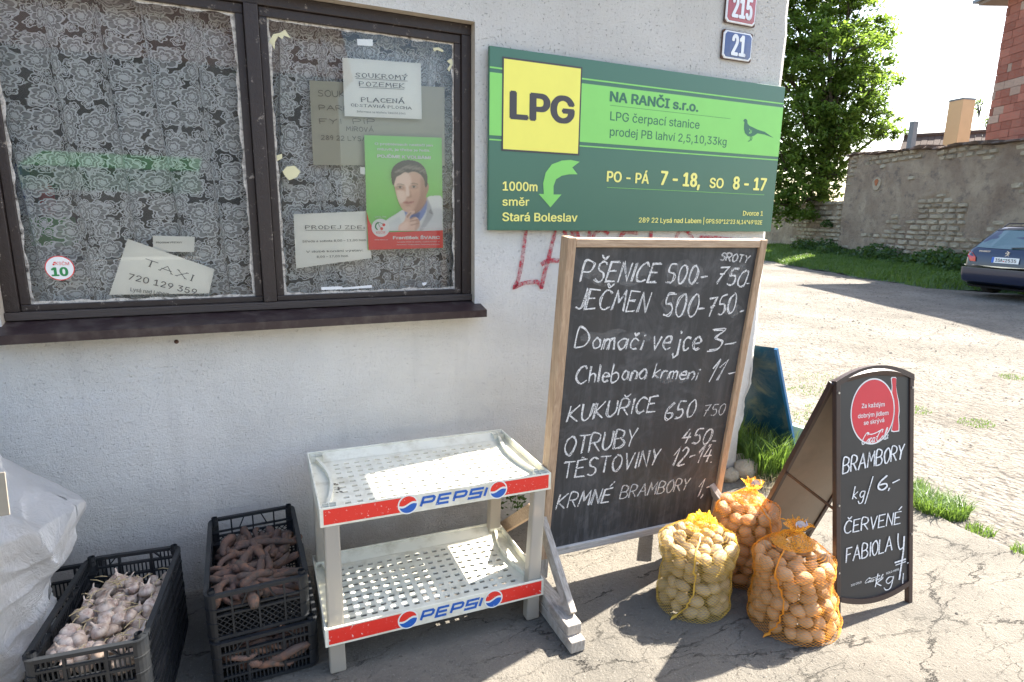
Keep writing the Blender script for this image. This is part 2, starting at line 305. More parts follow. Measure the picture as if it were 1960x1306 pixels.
t.P(Base_Color=t.mix(n1, (.86, .87, .89), (.93, .93, .93)), Roughness=.5, Normal=t.bump(t.math('MULTIPLY_ADD', t.noise(t.co(sc=(1, 1, .45)), 9, 7, .66, 1.2), 22., wv.outputs[0]), .003))
tl = t.n('BsdfTranslucent', Color=(.8, .8, .8)); mx = t.n('MixShader', Fac=.2, i1=t.b, i2=tl); t.t.links.new(mx.outputs[0], t.t.nodes['Material Output'].inputs[0]); M['sack'] = t.m
M['cardboard'] = basic('cardboard', (.27, .24, .19), .8)
M['ab_frame'] = basic('brown_metal', (.045, .026, .022), .45, .3, 30, .0006, 60); M['ab_back'] = basic('board_back', (.24, .20, .155), .75, .1, 5, .003, 6, dirt=(.16, .13, .1), damt=.5)
M['ab_panel'] = basic('aboard_black', (.026, .027, .03), .42, .3, 5); M['ab_red'] = flat('aboard_red', (.60, .03, .05), .4, .25, 80, (.4, .1, .1)); M['screw'] = basic('screw_metal', (.5, .5, .5), .3, .1, metal=1)
t = NT('blue_sheet_paint'); co = t.co(); c = t.mix(t.noise(co, 4, 5, .6), (.004, .035, .07), (.008, .065, .115)); c = t.mix(t.math('MULTIPLY', t.ramp(t.noise(co, 5.5, 6, .7, .5), [(.5, 0.), (.68, 1.)]), .75), c, (.13, .15, .11))
t.P(Base_Color=c, Roughness=.3, Normal=t.bump(t.noise(co, 9, 4), .004)); M['blue'] = t.m; M['blueedge'] = basic('blue_sheet_edge', (.01, .10, .24), .35, .2, 20)
# ground
def crackf(t, co, sc, wd, off=(0, 0, 0)):
    d = t.n('TexNoise', Vector=co, Scale=3.5, Detail=6., Roughness=.7).outputs['Color']
    q = t.n('VectorMath', dict(operation='MULTIPLY_ADD'), i0=d, i1=(.42, .42, 0), i2=co).outputs[0]
    return t.ramp(t.vor(q, sc, 'DISTANCE_TO_EDGE', 0), [(0., 1.), (wd, 0.)])
t = NT('old_concrete'); co = t.co(); X, Y, Z = t.sep(co); co2 = t.n('CombineXYZ', X=X, Y=Y, Z=0.).outputs[0]
c = t.mix(t.ramp(t.noise(co, 2.2, 6, .65), [(.3, 0.), (.7, 1.)]), (.120, .109, .092), (.198, .177, .146))
c = t.mix(t.math('MULTIPLY', t.ramp(t.noise(co, 60, 4, .7), [(.45, 0.), (.7, 1.)]), .4), c, (.12, .11, .095))
c = t.mix(t.math('MULTIPLY', t.ramp(t.vor(co, 75), [(.10, 1.), (.22, 0.)]), .3), c, (.36, .34, .30))
st = t.co(sc=(.75, 2.2, 1), rot=(0, 0, .75)); cr = crackf(t, st, 1.15, .0065); cr2 = crackf(t, t.co(loc=(3.3, 1.7, 0), sc=(1.2, 3.2, 1), rot=(0, 0, .6)), 2.4, .008)
msk = t.ramp(t.noise(co, 1.3, 3), [(.46, 0.), (.6, 1.)]); cr2 = t.math('MULTIPLY', cr2, msk); brk = t.ramp(t.noise(co, 7, 4), [(.40, 0.), (.56, 1.)]); crk = t.math('MAXIMUM', t.math('MULTIPLY', cr, brk), t.math('MULTIPLY', cr2, .7))
c = t.mix(t.math('MULTIPLY', crk, .8), c, (.035, .03, .025))
pock = t.math('MULTIPLY', t.ramp(t.noise(co, 38, 3, .7), [(.64, 0.), (.70, 1.)]), .8)
h = t.math('ADD', t.math('MULTIPLY', t.noise(co, 70, 5, .75), .9), t.math('MULTIPLY', t.noise(co, 12, 5, .6), 1.0)); h = t.math('SUBTRACT', h, t.math('MULTIPLY', crk, 1.0)); h = t.math('SUBTRACT', h, pock)
t.P(Base_Color=c, Roughness=.9, Specular_IOR_Level=.3, Normal=t.bump(h, .012)); M['concrete'] = t.m
t = NT('yard_gravel'); co = t.co(); X, Y, Z = t.sep(co)
c = t.mix(t.ramp(t.noise(co, .5, 7, .65), [(.3, 0.), (.7, 1.)]), (.105, .094, .078), (.215, .192, .162))
c = t.mix(t.math('MULTIPLY', t.ramp(t.vor(co, 26), [(.0, 1.), (.5, 0.)]), .25), c, (.30, .28, .25))
c = t.mix(t.math('MULTIPLY', t.ramp(t.noise(co, 14, 6, .75), [(.52, 0.), (.62, 1.)]), .7), c, (.06, .052, .045))
trk = t.ramp(t.noise(t.co(sc=(.35, 1.6, 1), rot=(0, 0, .5)), 1.1, 5, .6, .4), [(.60, 0.), (.68, 1.)])
c = t.mix(t.math('MULTIPLY', trk, .55), c, (.11, .092, .075))
h = t.math('ADD', t.math('MULTIPLY', t.vor(co, 26), 1.), t.math('MULTIPLY', t.noise(co, 14, 6, .7), 1.4)); h = t.math('ADD', h, t.math('MULTIPLY', t.noise(co, 1.5, 4), 4.))
t.P(Base_Color=c, Roughness=.95, Specular_IOR_Level=.2, Normal=t.bump(h, .02)); M['gravel'] = t.m
M['pebble'] = basic('pebble', (.12, .105, .09), .9, .45, 9); M['soil'] = basic('soil', (.13, .11, .085), .95, .4, 12, .02, 25)
def leafm(name, a, b, tr_=.45, rough=.5):
    t = NT(name); r = t.n('ObjectInfo'); n1 = t.noise(t.co(), 1.3, 4, .6); n2 = t.n('TexWhiteNoise', Vector=t.n('VectorMath', dict(operation='SNAP'), i0=t.co(), i1=(.22, .22, .22)).outputs[0]).outputs[0]
    c = t.mix(t.math('MULTIPLY_ADD', n2, .5, t.math('MULTIPLY', n1, .5)), a, b); t.P(Base_Color=c, Roughness=rough); tl = t.n('BsdfTranslucent', Color=t.mix(.5, c, (.25, .38, .04)))
    mx = t.n('MixShader', Fac=tr_, i1=t.b, i2=tl); t.t.links.new(mx.outputs[0], t.t.nodes['Material Output'].inputs[0]); return t.m
M['leaf'] = leafm('tree_leaf', (.06, .115, .02), (.17, .24, .05), .6); M['grass'] = leafm('grass_blade', (.05, .11, .02), (.12, .20, .045), .4); M['weed'] = leafm('weed_leaf', (.025, .065, .018), (.05, .10, .03), .35)
M['dry'] = basic('dry_grass', (.26, .22, .12), .9, .3, 20); M['bark'] = basic('bark', (.09, .07, .05), .95, .4, 8, .03, 14)
t = NT('wall_render'); co = t.co(); c = t.mix(t.ramp(t.noise(co, .9, 7, .65, .3), [(.32, 0.), (.66, 1.)]), (.27, .195, .14), (.50, .40, .29))
c = t.mix(t.math('MULTIPLY', t.ramp(t.noise(t.co(sc=(1, 1, 1.6)), 2.6, 7, .7), [(.52, 0.), (.66, 1.)]), .6), c, (.12, .10, .095)); t.P(Base_Color=c, Roughness=.95, Normal=t.bump(t.noise(co, 6, 8, .78), .22)); M['wrender'] = t.m
def stone(name, a, b):
    t = NT(name); co = t.co(); r = t.n('ObjectInfo').outputs['Random']; c = t.mix(r, a, b); c = t.mix(t.math('MULTIPLY', t.ramp(t.noise(co, 5, 6, .7), [(.45, 0.), (.75, 1.)]), .5), c, (.22, .2, .16))
    t.P(Base_Color=c, Roughness=.95, Normal=t.bump(t.noise(co, 12, 6, .7), .05)); return t.m
M['stone'] = stone('sandstone', (.32, .265, .19), (.50, .43, .32)); M['brick'] = stone('clay_block', (.30, .095, .06), (.46, .17, .115)); M['brickp'] = stone('pale_clay_block', (.42, .28, .21), (.5, .36, .28)); M['mortar'] = basic('mortar', (.30, .22, .18), .95)
M['cap'] = stone('old_cap_tile', (.10, .075, .06), (.2, .13, .10)); M['ochre'] = basic('ochre_render', (.60, .40, .22), .9, .08, 3); M['zinc'] = basic('grey_flue', (.17, .185, .2), .5); M['rooftile'] = basic('roof_tile', (.10, .05, .036), .85, .35, 4)
M['eave'] = basic('eave_board', (.22, .17, .13), .8); M['opp'] = basic('opposite_render', (.22, .20, .17), .9, .12, 1); M['dark'] = basic('dark_opening', (.02, .02, .022), .3); M['awning'] = basic('green_awning', (.03, .25, .06), .7)
M['stall'] = basic('stall_board', (.5, .5, .48), .7)
# car
t = NT('car_paint'); t.P(Base_Color=(.003, .010, .038, 1), Roughness=.3, Metallic=.25, Coat_Weight=.8, Coat_Roughness=.06); M['car'] = t.m
M['carglass'] = basic('car_glass', (.05, .10, .10), .05, .1, coat=1); M['lamp'] = basic('tail_lamp', (.55, .02, .02), .2, .1, coat=1); M['lampdk'] = basic('tail_lamp_smoked', (.04, .02, .03), .2); M['trim'] = basic('dark_trim', (.02, .02, .024), .5)
M['chrome'] = basic('chrome', (.6, .6, .62), .2, .05, metal=1); M['tyre'] = basic('tyre', (.02, .019, .018), .85, .3, 30, .004, 60); M['plateblue'] = flat('plate_blue', (.02, .10, .45)); M['roofrail'] = basic('roof_rail', (.10, .08, .075), .4)
# ------------------------------------------------------------------ lettering
def loadfont():
    try: return bpy.data.fonts.load(bpy.utils.system_resource('DATAFILES', path='fonts') + '/Inter.woff2')
    except Exception: return None
FONT = loadfont()
from mathutils.geometry import delaunay_2d_cdt
def textmesh(s, bold=0, shear=0):
    """glyph outlines filled by winding number, so overlapping contours stay solid"""
    cu = bpy.data.curves.new('tmp', 'FONT'); cu.body = s; cu.shear = shear
    if FONT: cu.font = FONT
    o = bpy.data.objects.new('tmp', cu); COL.objects.link(o); bpy.context.view_layer.update()
    c2 = o.to_curve(bpy.context.evaluated_depsgraph_get()); loops = []
    for sp in c2.splines:
        bp_ = sp.bezier_points; n = len(bp_); pts = []
        for i in range(n):
            a, b = bp_[i], bp_[(i + 1) % n]; straight = (a.handle_right - a.co).cross(b.co - a.co).length < 1e-5 and (b.handle_left - b.co).cross(b.co - a.co).length < 1e-5; m_ = 1 if straight else 4
            for k in range(m_): u = k / m_; q = a.co * (1 - u) ** 3 + a.handle_right * 3 * u * (1 - u) ** 2 + b.handle_left * 3 * u * u * (1 - u) + b.co * u ** 3; pts.append((q.x, q.y))
        if len(pts) > 2: loops.append(pts)
    o.to_curve_clear(); bpy.data.objects.remove(o); bpy.data.curves.remove(cu)
    P, E = [], []
    for l in loops: n0 = len(P); P += [V(p) for p in l]; E += [(n0 + i, n0 + (i + 1) % len(l)) for i in range(len(l))]
    vs, _, fs, *_r = delaunay_2d_cdt(P, E, [], 0, 1e-7); va = np.array([tuple(v) for v in vs]); fa = np.array([tuple(f) for f in fs]); cen = va[fa].mean(1); wn = np.zeros(len(cen))
    for l in loops:
        a = np.array(l); b = np.roll(a, -1, 0)
        for (x0, y0), (x1, y1) in zip(a, b):
            cr = (x1 - x0) * (cen[:, 1] - y0) - (cen[:, 0] - x0) * (y1 - y0)
            wn += ((y0 <= cen[:, 1]) & (y1 > cen[:, 1]) & (cr > 0)).astype(int) - ((y0 > cen[:, 1]) & (y1 <= cen[:, 1]) & (cr < 0)).astype(int)
    keep = fa[np.abs(wn) > .5]; ar = va[keep]; sgn = (ar[:, 1, 0] - ar[:, 0, 0]) * (ar[:, 2, 1] - ar[:, 0, 1]) - (ar[:, 2, 0] - ar[:, 0, 0]) * (ar[:, 1, 1] - ar[:, 0, 1])
    return [V((v[0], v[1], 0)) for v in va], [tuple(int(i) for i in (f if g > 0 else f[::-1])) for f, g in zip(keep, sgn)]
_cap = None
def put(mb, pl, s, p0, p1, cap, bold=.02, shear=0, off=.0006, depth=0):
    """text on a plane, baseline from p0 to p1 (plane coordinates), capital height cap"""
    global _cap
    if _cap is None: _cap = max(v.y for v in textmesh('H')[0])
    vs, fs = textmesh(s, bold, shear); used = {i for f in fs for i in f}; x0 = min(vs[i].x for i in used); x1 = max(vs[i].x for i in used)
    p0, p1 = V(p0), V(p1); L = (p1 - p0).length; d = (p1 - p0) / L; n = V((-d.y, d.x)); k = L / (x1 - x0); q = cap / _cap
    sh_ = ((0, 0),) if bold < .004 else ((0, 0), (1, 0), (-1, 0), (.5, .8), (-.5, -.8), (-.5, .8), (.5, -.8))
    for i, (bx, by) in enumerate(sh_): mb.add([pl.P(*(p0 + d * ((v.x - x0) * k + bx * bold * q * .9) + n * (v.y + by * bold * .6) * q), off + i * 1.5e-5) for v in vs], fs)
G = {  # single-stroke letters on a 1 x 1 cell
'A':'0,0 .45,1 .9,0|.15,.38 .75,.38','B':'0,0 0,1 .5,.97 .66,.8 .5,.56 0,.52|.5,.52 .75,.28 .55,.03 0,0','C':'.75,.85 .5,1 .2,.88 .03,.5 .15,.12 .45,0 .75,.14','D':'0,0 0,1 .45,.92 .75,.5 .5,.08 0,0',
'E':'.65,1 0,.98 0,0 .65,.02|0,.52 .5,.54','F':'.65,1 0,1 0,0|0,.55 .5,.56','G':'.75,.85 .45,1 .12,.8 .03,.4 .25,.05 .6,.05 .72,.4 .4,.42','H':'0,0 0,1|.7,0 .7,1|0,.5 .7,.52','I':'.1,0 .1,1','Í':'.1,0 .1,.85|.1,1.05 .2,1.2','J':'.5,1 .5,.2 .3,0 .05,.08',
'K':'0,0 .05,1|.65,1 .05,.45 .7,0','L':'0,1 0,0 .6,0','M':'0,0 .1,1 .4,.4 .75,1 .85,0','N':'0,0 .05,1 .65,.02 .7,1','O':'.4,1 .1,.8 .02,.45 .2,.05 .45,0 .72,.3 .72,.7 .5,.98 .4,1','P':'0,0 0,1 .5,.98 .68,.76 .5,.5 0,.46','R':'0,0 0,1 .5,.98 .66,.76 .5,.54 0,.5|.25,.5 .7,0',
'S':'.65,.88 .4,1 .12,.85 .15,.6 .55,.42 .6,.15 .35,0 .02,.1','T':'0,1 .75,1|.38,1 .36,0','U':'0,1 .03,.25 .25,0 .5,.05 .68,.35 .7,1','V':'0,1 .35,0 .7,1','Y':'0,1 .35,.5 .72,1|.35,.5 .25,0','Z':'.05,1 .65,1 .0,0 .68,0','X':'0,0 .7,1|0,1 .7,0',
'Š':'.65,.88 .4,1 .12,.85 .15,.6 .55,.42 .6,.15 .35,0 .02,.1|.15,1.3 .35,1.12 .58,1.3','Č':'.75,.85 .5,1 .2,.88 .03,.5 .15,.12 .45,0 .75,.14|.25,1.3 .45,1.12 .68,1.3','Ř':'0,0 0,1 .5,.98 .66,.76 .5,.54 0,.5|.25,.5 .7,0|.15,1.3 .35,1.12 .58,1.3','Ě':'.65,1 0,.98 0,0 .65,.02|0,.52 .5,.54|.3,1.12 .36,1.16',
'É':'.65,1 0,.98 0,0 .65,.02|0,.52 .5,.54|.35,1.15 .65,1.4','Á':'0,0 .45,1 .9,0|.15,.38 .75,.38|.45,1.12 .65,1.35','Ý':'0,1 .35,.5 .72,1|.35,.5 .25,0|.4,1.12 .6,1.35',
'a':'.5,.5 .25,.58 .04,.3 .2,.02 .45,.15 .52,.5 .52,.02','b':'0,1 .02,0 .4,.03 .52,.3 .35,.52 .04,.4','c':'.5,.48 .25,.55 .03,.28 .2,0 .5,.08','d':'.5,.5 .25,.55 .05,.3 .2,.02 .5,.15|.52,1 .52,0','e':'.05,.3 .5,.34 .4,.55 .15,.52 .03,.28 .2,0 .5,.08','g':'.5,.5 .2,.55 .05,.3 .25,.05 .5,.3 .5,.5 .48,-.3 .2,-.42 .0,-.2',
'h':'0,1 0,0|0,.4 .25,.55 .42,.4 .42,0','i':'.08,0 .1,.5|.1,.72 .12,.78','j':'.35,.5 .35,-.2 .15,-.35 0,-.2|.36,.72 .38,.8','k':'0,1 .02,0|.42,.55 .04,.26 .45,0','l':'.05,1 .05,0','m':'0,0 .02,.52|.02,.4 .2,.55 .32,.4 .32,0|.32,.4 .52,.55 .65,.4 .65,0','n':'0,0 .02,.52|.02,.4 .25,.55 .42,.4 .42,0','o':'.25,.55 .03,.3 .2,0 .45,.15 .45,.4 .25,.55',
'r':'0,0 .02,.52|.02,.35 .2,.54 .38,.48','v':'0,.55 .2,0 .48,.55','s':'.38,.5 .1,.52 .1,.32 .36,.22 .3,0 .0,.04','č':'.5,.48 .25,.55 .03,.28 .2,0 .5,.08|.15,.9 .28,.74 .42,.9','á':'.5,.5 .25,.58 .04,.3 .2,.02 .45,.15 .52,.5 .52,.02|.28,.72 .45,.9','í':'.08,0 .1,.5|.1,.72 .25,.9',
'0':'.35,1 .08,.78 .04,.3 .25,0 .5,.12 .62,.55 .52,.92 .35,1','1':'.05,.62 .4,1 .3,0','2':'.05,.78 .25,1 .52,.85 .45,.5 .0,.02 .6,.04','3':'.08,.95 .55,.95 .25,.58 .55,.42 .45,.08 .05,.02','4':'.3,1 .02,.4 .6,.42|.45,.7 .38,0','5':'.6,1 .15,.97 .1,.58 .45,.56 .58,.28 .4,.02 .05,.06','6':'.5,1 .15,.65 .03,.25 .25,0 .5,.15 .45,.42 .1,.4','7':'.02,.93 .6,1 .3,.45 .18,0|.15,.52 .5,.55','8':'.3,.52 .08,.75 .3,1 .52,.78 .3,.52 .05,.25 .3,0 .58,.25 .3,.52','9':'.5,.7 .25,.5 .05,.72 .28,1 .5,.85 .45,.3 .25,0',
',':'.12,.08 .02,-.15','.':'.05,.0 .1,.04','-':'.0,.42 .42,.46','/':'0,-.05 .4,1.15',':':'.1,.1 .13,.14|.1,.5 .13,.54',' ':''}
def strokes(s, gap=.22):
    x = 0; out = []
    for ch in s:
        g = G[ch]; wmax = 0
        if ch == ' ': x += .45; continue
        for st in g.split('|'):
            pts = [tuple(map(float, p.split(','))) for p in st.split()]; wmax = max([wmax] + [p[0] for p in pts]); out.append([(x + a, b, ch) for a, b in pts])
        x += wmax + gap
    return out, x - gap
def smoothpath(p, n=3):
    if len(p) < 3: return p
    q = [p[0] + (p[0] - p[1]) * .0] ; P = [p[0]] + list(p) + [p[-1]]; out = []
    for i in range(1, len(P) - 2):
        a, b, c_, d = P[i - 1], P[i], P[i + 1], P[i + 2]
        for k in range(n):
            u = k / n; out.append(.5 * ((2 * b) + (c_ - a) * u + (2 * a - 5 * b + 4 * c_ - d) * u * u + (3 * b - a - 3 * c_ + d) * u ** 3))
    out.append(p[-1]); return out
LAY = [0]
def script(mb, pl, s, p0, p1, cap, wid, slant=0, jit=.02, off=.0008, dbl=0):
    """hand lettering with single strokes; p0,p1 plane coordinates of the baseline"""
    p0, p1 = V(p0), V(p1); L = (p1 - p0).length; d = (p1 - p0) / L; n = V((-d.y, d.x)); st, w_ = strokes(s); k = L / max(w_, .3)
    for path in st:
        for rep in range(1 + dbl):
            LAY[0] += 1; o_ = off + (LAY[0] % 40) * 2.5e-5
            pts = [p0 + d * ((x + U(-jit, jit)) * k + y * slant * cap) + n * (y + U(-jit, jit)) * cap + V((rep * wid * .7, 0)) for x, y, _ in path]
            curved = path[0][2] in 'BCDGJOPRSUaceghmnobds0235689ČŠŘČčá'; pts = smoothpath(pts, 4) if curved and len(pts) > 2 else pts
            mb.ribbon(pl, pts, [wid * U(.75, 1.15) for _ in pts], o_)
def serif(mb, pl, s, p0, p1, cap, wid, off=.0005):
    p0, p1 = V(p0), V(p1); L = (p1 - p0).length; d = (p1 - p0) / L; n = V((-d.y, d.x)); st, w_ = strokes(s, .35); k = L / w_
    for path in st:
        LAY[0] += 1; o_ = off + (LAY[0] % 40) * 1e-5; pts = [p0 + d * (x * k) + n * y * cap for x, y, _ in path]
        for a, b in zip(pts, pts[1:]):
            vert = abs((b - a).dot(n)) > abs((b - a).dot(d)) * 1.2; mb.ribbon(pl, [a, b], wid * (1 if vert else .5), o_)
        for e in (pts[0], pts[-1]): mb.ribbon(pl, [e - d * wid * 1.1, e + d * wid * 1.1], wid * .5, o_ + 5e-6)

# ================================================================== GROUND
D = 2.644
def gh(x, y):
    """height of the yard"""
    e = max(0, x - 3.4); far = max(0, (x * .909 - y * .418) - 12.6)
    return -.02 - .03 * min(1, e * 2) + .05 * (NZ.noise(V((x * .35, y * .35, 3))) * min(1, e * .6)) + .02 * NZ.noise(V((x * 2, y * 2, 8))) * min(1, e)
mb = MB()
def gfn(u, v):
    a = (u - .35); b = (v - .45); x = 4 + math.copysign(abs(a) ** 2.2, a) * 900; y = 3 + math.copysign(abs(b) ** 2.2, b) * 900
    return (x, y, gh(x, y) if x > 2.6 else -.05)
mb.grid(gfn, 220, 200); tag(mb.build('ground', M['gravel'], smooth=True, org=(0, 0, 0)), kind='structure')
# pavement slab with a broken edge
def edge(y):
    base = np.interp(y, [-14, 0, 1.4, 1.9, 2.3, 2.64, 2.9, 12], [3.45, 3.43, 3.42, 3.46, 3.12, 2.9, 2.86, 2.86]); return float(base) + .05 * NZ.noise(V((y * 4, 0, 0))) + .02 * NZ.noise(V((y * 17, 2, 0)))
mb = MB(); NYP = 260
def pfn(u, v):
    y = -14 + 17 * (1 - (1 - v) ** 2.0); x1 = edge(y); x = x1 - (1 - u) ** 1.5 * 14
    return (x, y, .004 * NZ.noise(V((x * 1.5, y * 1.5, 0))) + .0015 * NZ.noise(V((x * 7, y * 7, 0))) - (.012 if u > .999 else 0))
mb.grid(pfn, 150, NYP)
for j in range(NYP):
    a, b = V(pfn(1, j / NYP)), V(pfn(1, (j + 1) / NYP)); mb.add([a, b, b - V((-.02, 0, .12)), a - V((-.02, 0, .12))], [(0, 3, 2, 1)])
tag(mb.build('pavement', M['concrete'], smooth=True, org=(0, 0, 0)), kind='structure')

# ================================================================== HOUSE
HX = 2.865; house = thing('house', 'pale rendered house with brown window and red graffiti behind the stalls', 'house', (0, D, 0))
WL, WR, WB, WT = -.80, 1.0, 1.16, 2.435      # window opening
ZT = 3.25
def corner(z): return HX - .02 * NZ.noise(V((0, 0, z * 3))) - (.10 * (1 - z / .62) ** .8 + .03 * NZ.noise(V((3, 0, z * 9))) if z < .62 else 0) - .006 * NZ.noise(V((0, 1, z * 25)))
mb = MB()
xs = list(np.linspace(-3.2, WL, 12)) + list(np.linspace(WL, WR, 20))[1:] + list(np.linspace(WR, HX - .04, 40))[1:]; zs = list(np.linspace(-.1, WB, 44)) + list(np.linspace(WB, WT, 20))[1:] + list(np.linspace(WT, ZT, 10))[1:]
vid = {}
def wv(i, j):
    if (i, j) not in vid:
        x, z = xs[i], zs[j]
        if i == len(xs) - 1: x = corner(z) - .035
        dy = .004 * NZ.noise(V((x * 2.5, 0, z * 2.5))) + .0015 * NZ.noise(V((x * 9, 4, z * 9)))
        if z < .35 and x > 1: dy += .012 * NZ.noise(V((x * 6, 1, z * 6))) * (1 - z / .35)
        if abs(x - WL) < 1e-6 or abs(x - WR) < 1e-6 or abs(z - WB) < 1e-6 or abs(z - WT) < 1e-6: dy = 0
        vid[(i, j)] = len(mb.v); mb.v.append(V((x, D + dy, z)))
    return vid[(i, j)]
for i in range(len(xs) - 1):
    for j in range(len(zs) - 1):
        if WL - 1e-6 <= xs[i] and xs[i + 1] <= WR + 1e-6 and WB - 1e-6 <= zs[j] and zs[j + 1] <= WT + 1e-6: continue
        mb.f.append((wv(i, j), wv(i + 1, j), wv(i + 1, j + 1), wv(i, j + 1)))
# rounded, chipped corner and the gable side
nj = len(zs); prof = [(-.035, 0), (-.014, .004), (-.004, .014), (0, .035), (0, .3), (0, 1.2), (0, 5)]; base = len(mb.v)
for j in range(nj):
    z = zs[j]
    for a, b in prof:
        k = .006 * NZ.noise(V((z * 14, b * 30, 5))) if b < .1 else 0
        mb.v.append(V((corner(z) + a + k, D + b, z)))
for j in range(nj - 1):
    for k in range(len(prof) - 1): a = base + j * 7 + k; mb.f.append((a, a + 1, a + 8, a + 7))
for j in range(nj - 1): pass
mb.add([(-3.2, D, -.1), (-3.2, D + 5, -.1), (-3.2, D + 5, ZT), (-3.2, D, ZT)], [(3, 2, 1, 0)]); mb.add([(-3.2, D + 5, -.1), (HX, D + 5, -.1), (HX, D + 5, ZT), (-3.2, D + 5, ZT)], [(0, 1, 2, 3)])
mb.build('wall', M['plaster'], house, smooth=True, auto=50, merge=True)
# reveal round the window
mb = MB()
mb.add([(WL, D, WB), (WR, D, WB), (WR, D, WT), (WL, D, WT), (WL, D + .14, WB), (WR, D + .14, WB), (WR, D + .14, WT), (WL, D + .14, WT)], [(1, 2, 6, 5), (2, 3, 7, 6), (3, 0, 4, 7), (0, 1, 5, 4)])
mb.build('reveal', M['reveal'], house)
# roof
mb = MB(); mb.box((-.15, D + 2.3, ZT + .05), (6.05, 5.15, .08)); rf = mb.build('roof', M['rooftile'], house)
mb = MB(); mb.box((-.15, D - .305, ZT + .02), (6.1, .05, .16)); mb.build('eave_board', M['eave'], rf)
# foundation stones at the corner
for k, (x, y, z, r) in enumerate([(2.83, 2.60, .05, .085), (2.70, 2.60, .03, .06), (2.9, 2.71, .04, .07), (2.62, 2.62, .02, .04)]):
    mb = MB(); mb.grid(lambda u, v, x=x, y=y, z=z, r=r: (lambda p: (x + p.x * r * 1.1, y + p.y * r * .8, z + p.z * r * .8))((lambda q: q * (1 + .25 * NZ.noise(q * 2.2 + V((k, 0, 0)))))(V((math.sin(math.pi * v) * math.cos(2 * math.pi * u), math.sin(math.pi * v) * math.sin(2 * math.pi * u), math.cos(math.pi * v))))), 14, 9)
    mb.build('footing_stone', M['stone'], house, smooth=True, merge=True)
# room behind the window
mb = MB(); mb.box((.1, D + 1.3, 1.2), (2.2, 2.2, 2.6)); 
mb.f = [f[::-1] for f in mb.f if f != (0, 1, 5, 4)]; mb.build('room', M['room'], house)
# graffiti on the wall
gp = Plane((0, D - .006, 0), (1, 0, 0), (0, 0, 1))
mb = MB()
GR = [[(1009, 425), (1003, 470), (998, 505), (992, 535), (985, 550), (1000, 543), (1020, 540), (1030, 541), (1038, 552)], [(1068, 425), (1058, 462), (1050, 495), (1043, 520), (1036, 553)], [(1036, 507), (1048, 500), (1072, 499)], [(1068, 425), (1080, 440), (1084, 470), (1088, 500)],
      [(1100, 500), (1096, 450), (1098, 425), (1120, 490), (1130, 430)], [(1165, 448), (1150, 440), (1136, 452), (1132, 480), (1150, 505), (1168, 500)], [(1222, 447), (1190, 448), (1188, 500), (1218, 502)], [(1190, 475), (1210, 475)], [(1246, 430), (1248, 500), (1272, 502)], [(1322, 448), (1305, 440), (1294, 455), (1292, 485), (1308, 502), (1325, 485), (1326, 460), (1318, 447)], [(1338, 455), (1372, 456), (1412, 460)], [(1375, 456), (1372, 505)]]
for path in GR:
    pts = smoothpath([V(gp.px(*p)) for p in path], 4); LAY[0] += 1; mb.ribbon(gp, pts, [.021 * (1 + .25 * NZ.noise(V((p.x * 9, p.y * 9, 0)))) for p in pts], .0002 * (LAY[0] % 14))
mb.build('graffiti', M['graf'], house)

# ---------- window
win = house
YF = D + .045      # face of the outer frame
mb = MB()
def fr(x0, x1, z0, z1, y, dp): mb.box(((x0 + x1) / 2, y + dp / 2, (z0 + z1) / 2), (x1 - x0, dp, z1 - z0))
FW = .045
ZB = 1.235
fr(WL, WR, WT - FW, WT, YF, .08); fr(WL, WL + FW, ZB, WT - FW - .0005, YF, .08); fr(WR - FW, WR, ZB, WT - FW - .0005, YF, .08)
wf = mb.build('window', M['paint'], house, bevel=.003); wf['label'] = 'dark brown wooden window with two panes and peeling putty'
mb = MB(); fr(.070, .122, ZB + .001, WT - FW - .001, YF - .012, .09); mb.build('mullion', M['paint'], wf, bevel=.004)
mb = MB(); fr(WL, WR, ZB - .03, ZB + .0, YF - .012, .07); mb.build('bottom_rail', M['sillwood'], wf, bevel=.003)
mb = MB(); mb.add([(WL - .05, YF + .02, ZB - .028), (WR + .03, YF + .02, ZB - .028), (WR + .03, D - .085, ZB - .062), (WL - .05, D - .085, ZB - .062), (WR + .03, D - .085, ZB - .095), (WL - .05, D - .085, ZB - .095), (WR + .03, D - .075, ZB - .095), (WL - .05, D - .075, ZB - .095), (WR + .03, D + .0, ZB - .072), (WL - .05, D + 0, ZB - .072)],
       [(3, 2, 1, 0), (5, 4, 2, 3), (7, 6, 4, 5), (9, 8, 6, 7), (1, 2, 4, 6, 8), (0, 9, 7, 5, 3)]); mb.build('sill', M['sillmetal'], wf)
mb = MB(); mb.M = MX.Translation((-.262, D + .001, 1.098)) @ MX.Rotation(math.pi / 2, 4, 'X'); mb.lathe([(.009, -.004), (.008, .004), (.004, .009)], 10); mb.build('bolt', M['rust'], house)
GY = D + .068
SASH = ((WL + FW, .070), (.122, WR - FW))
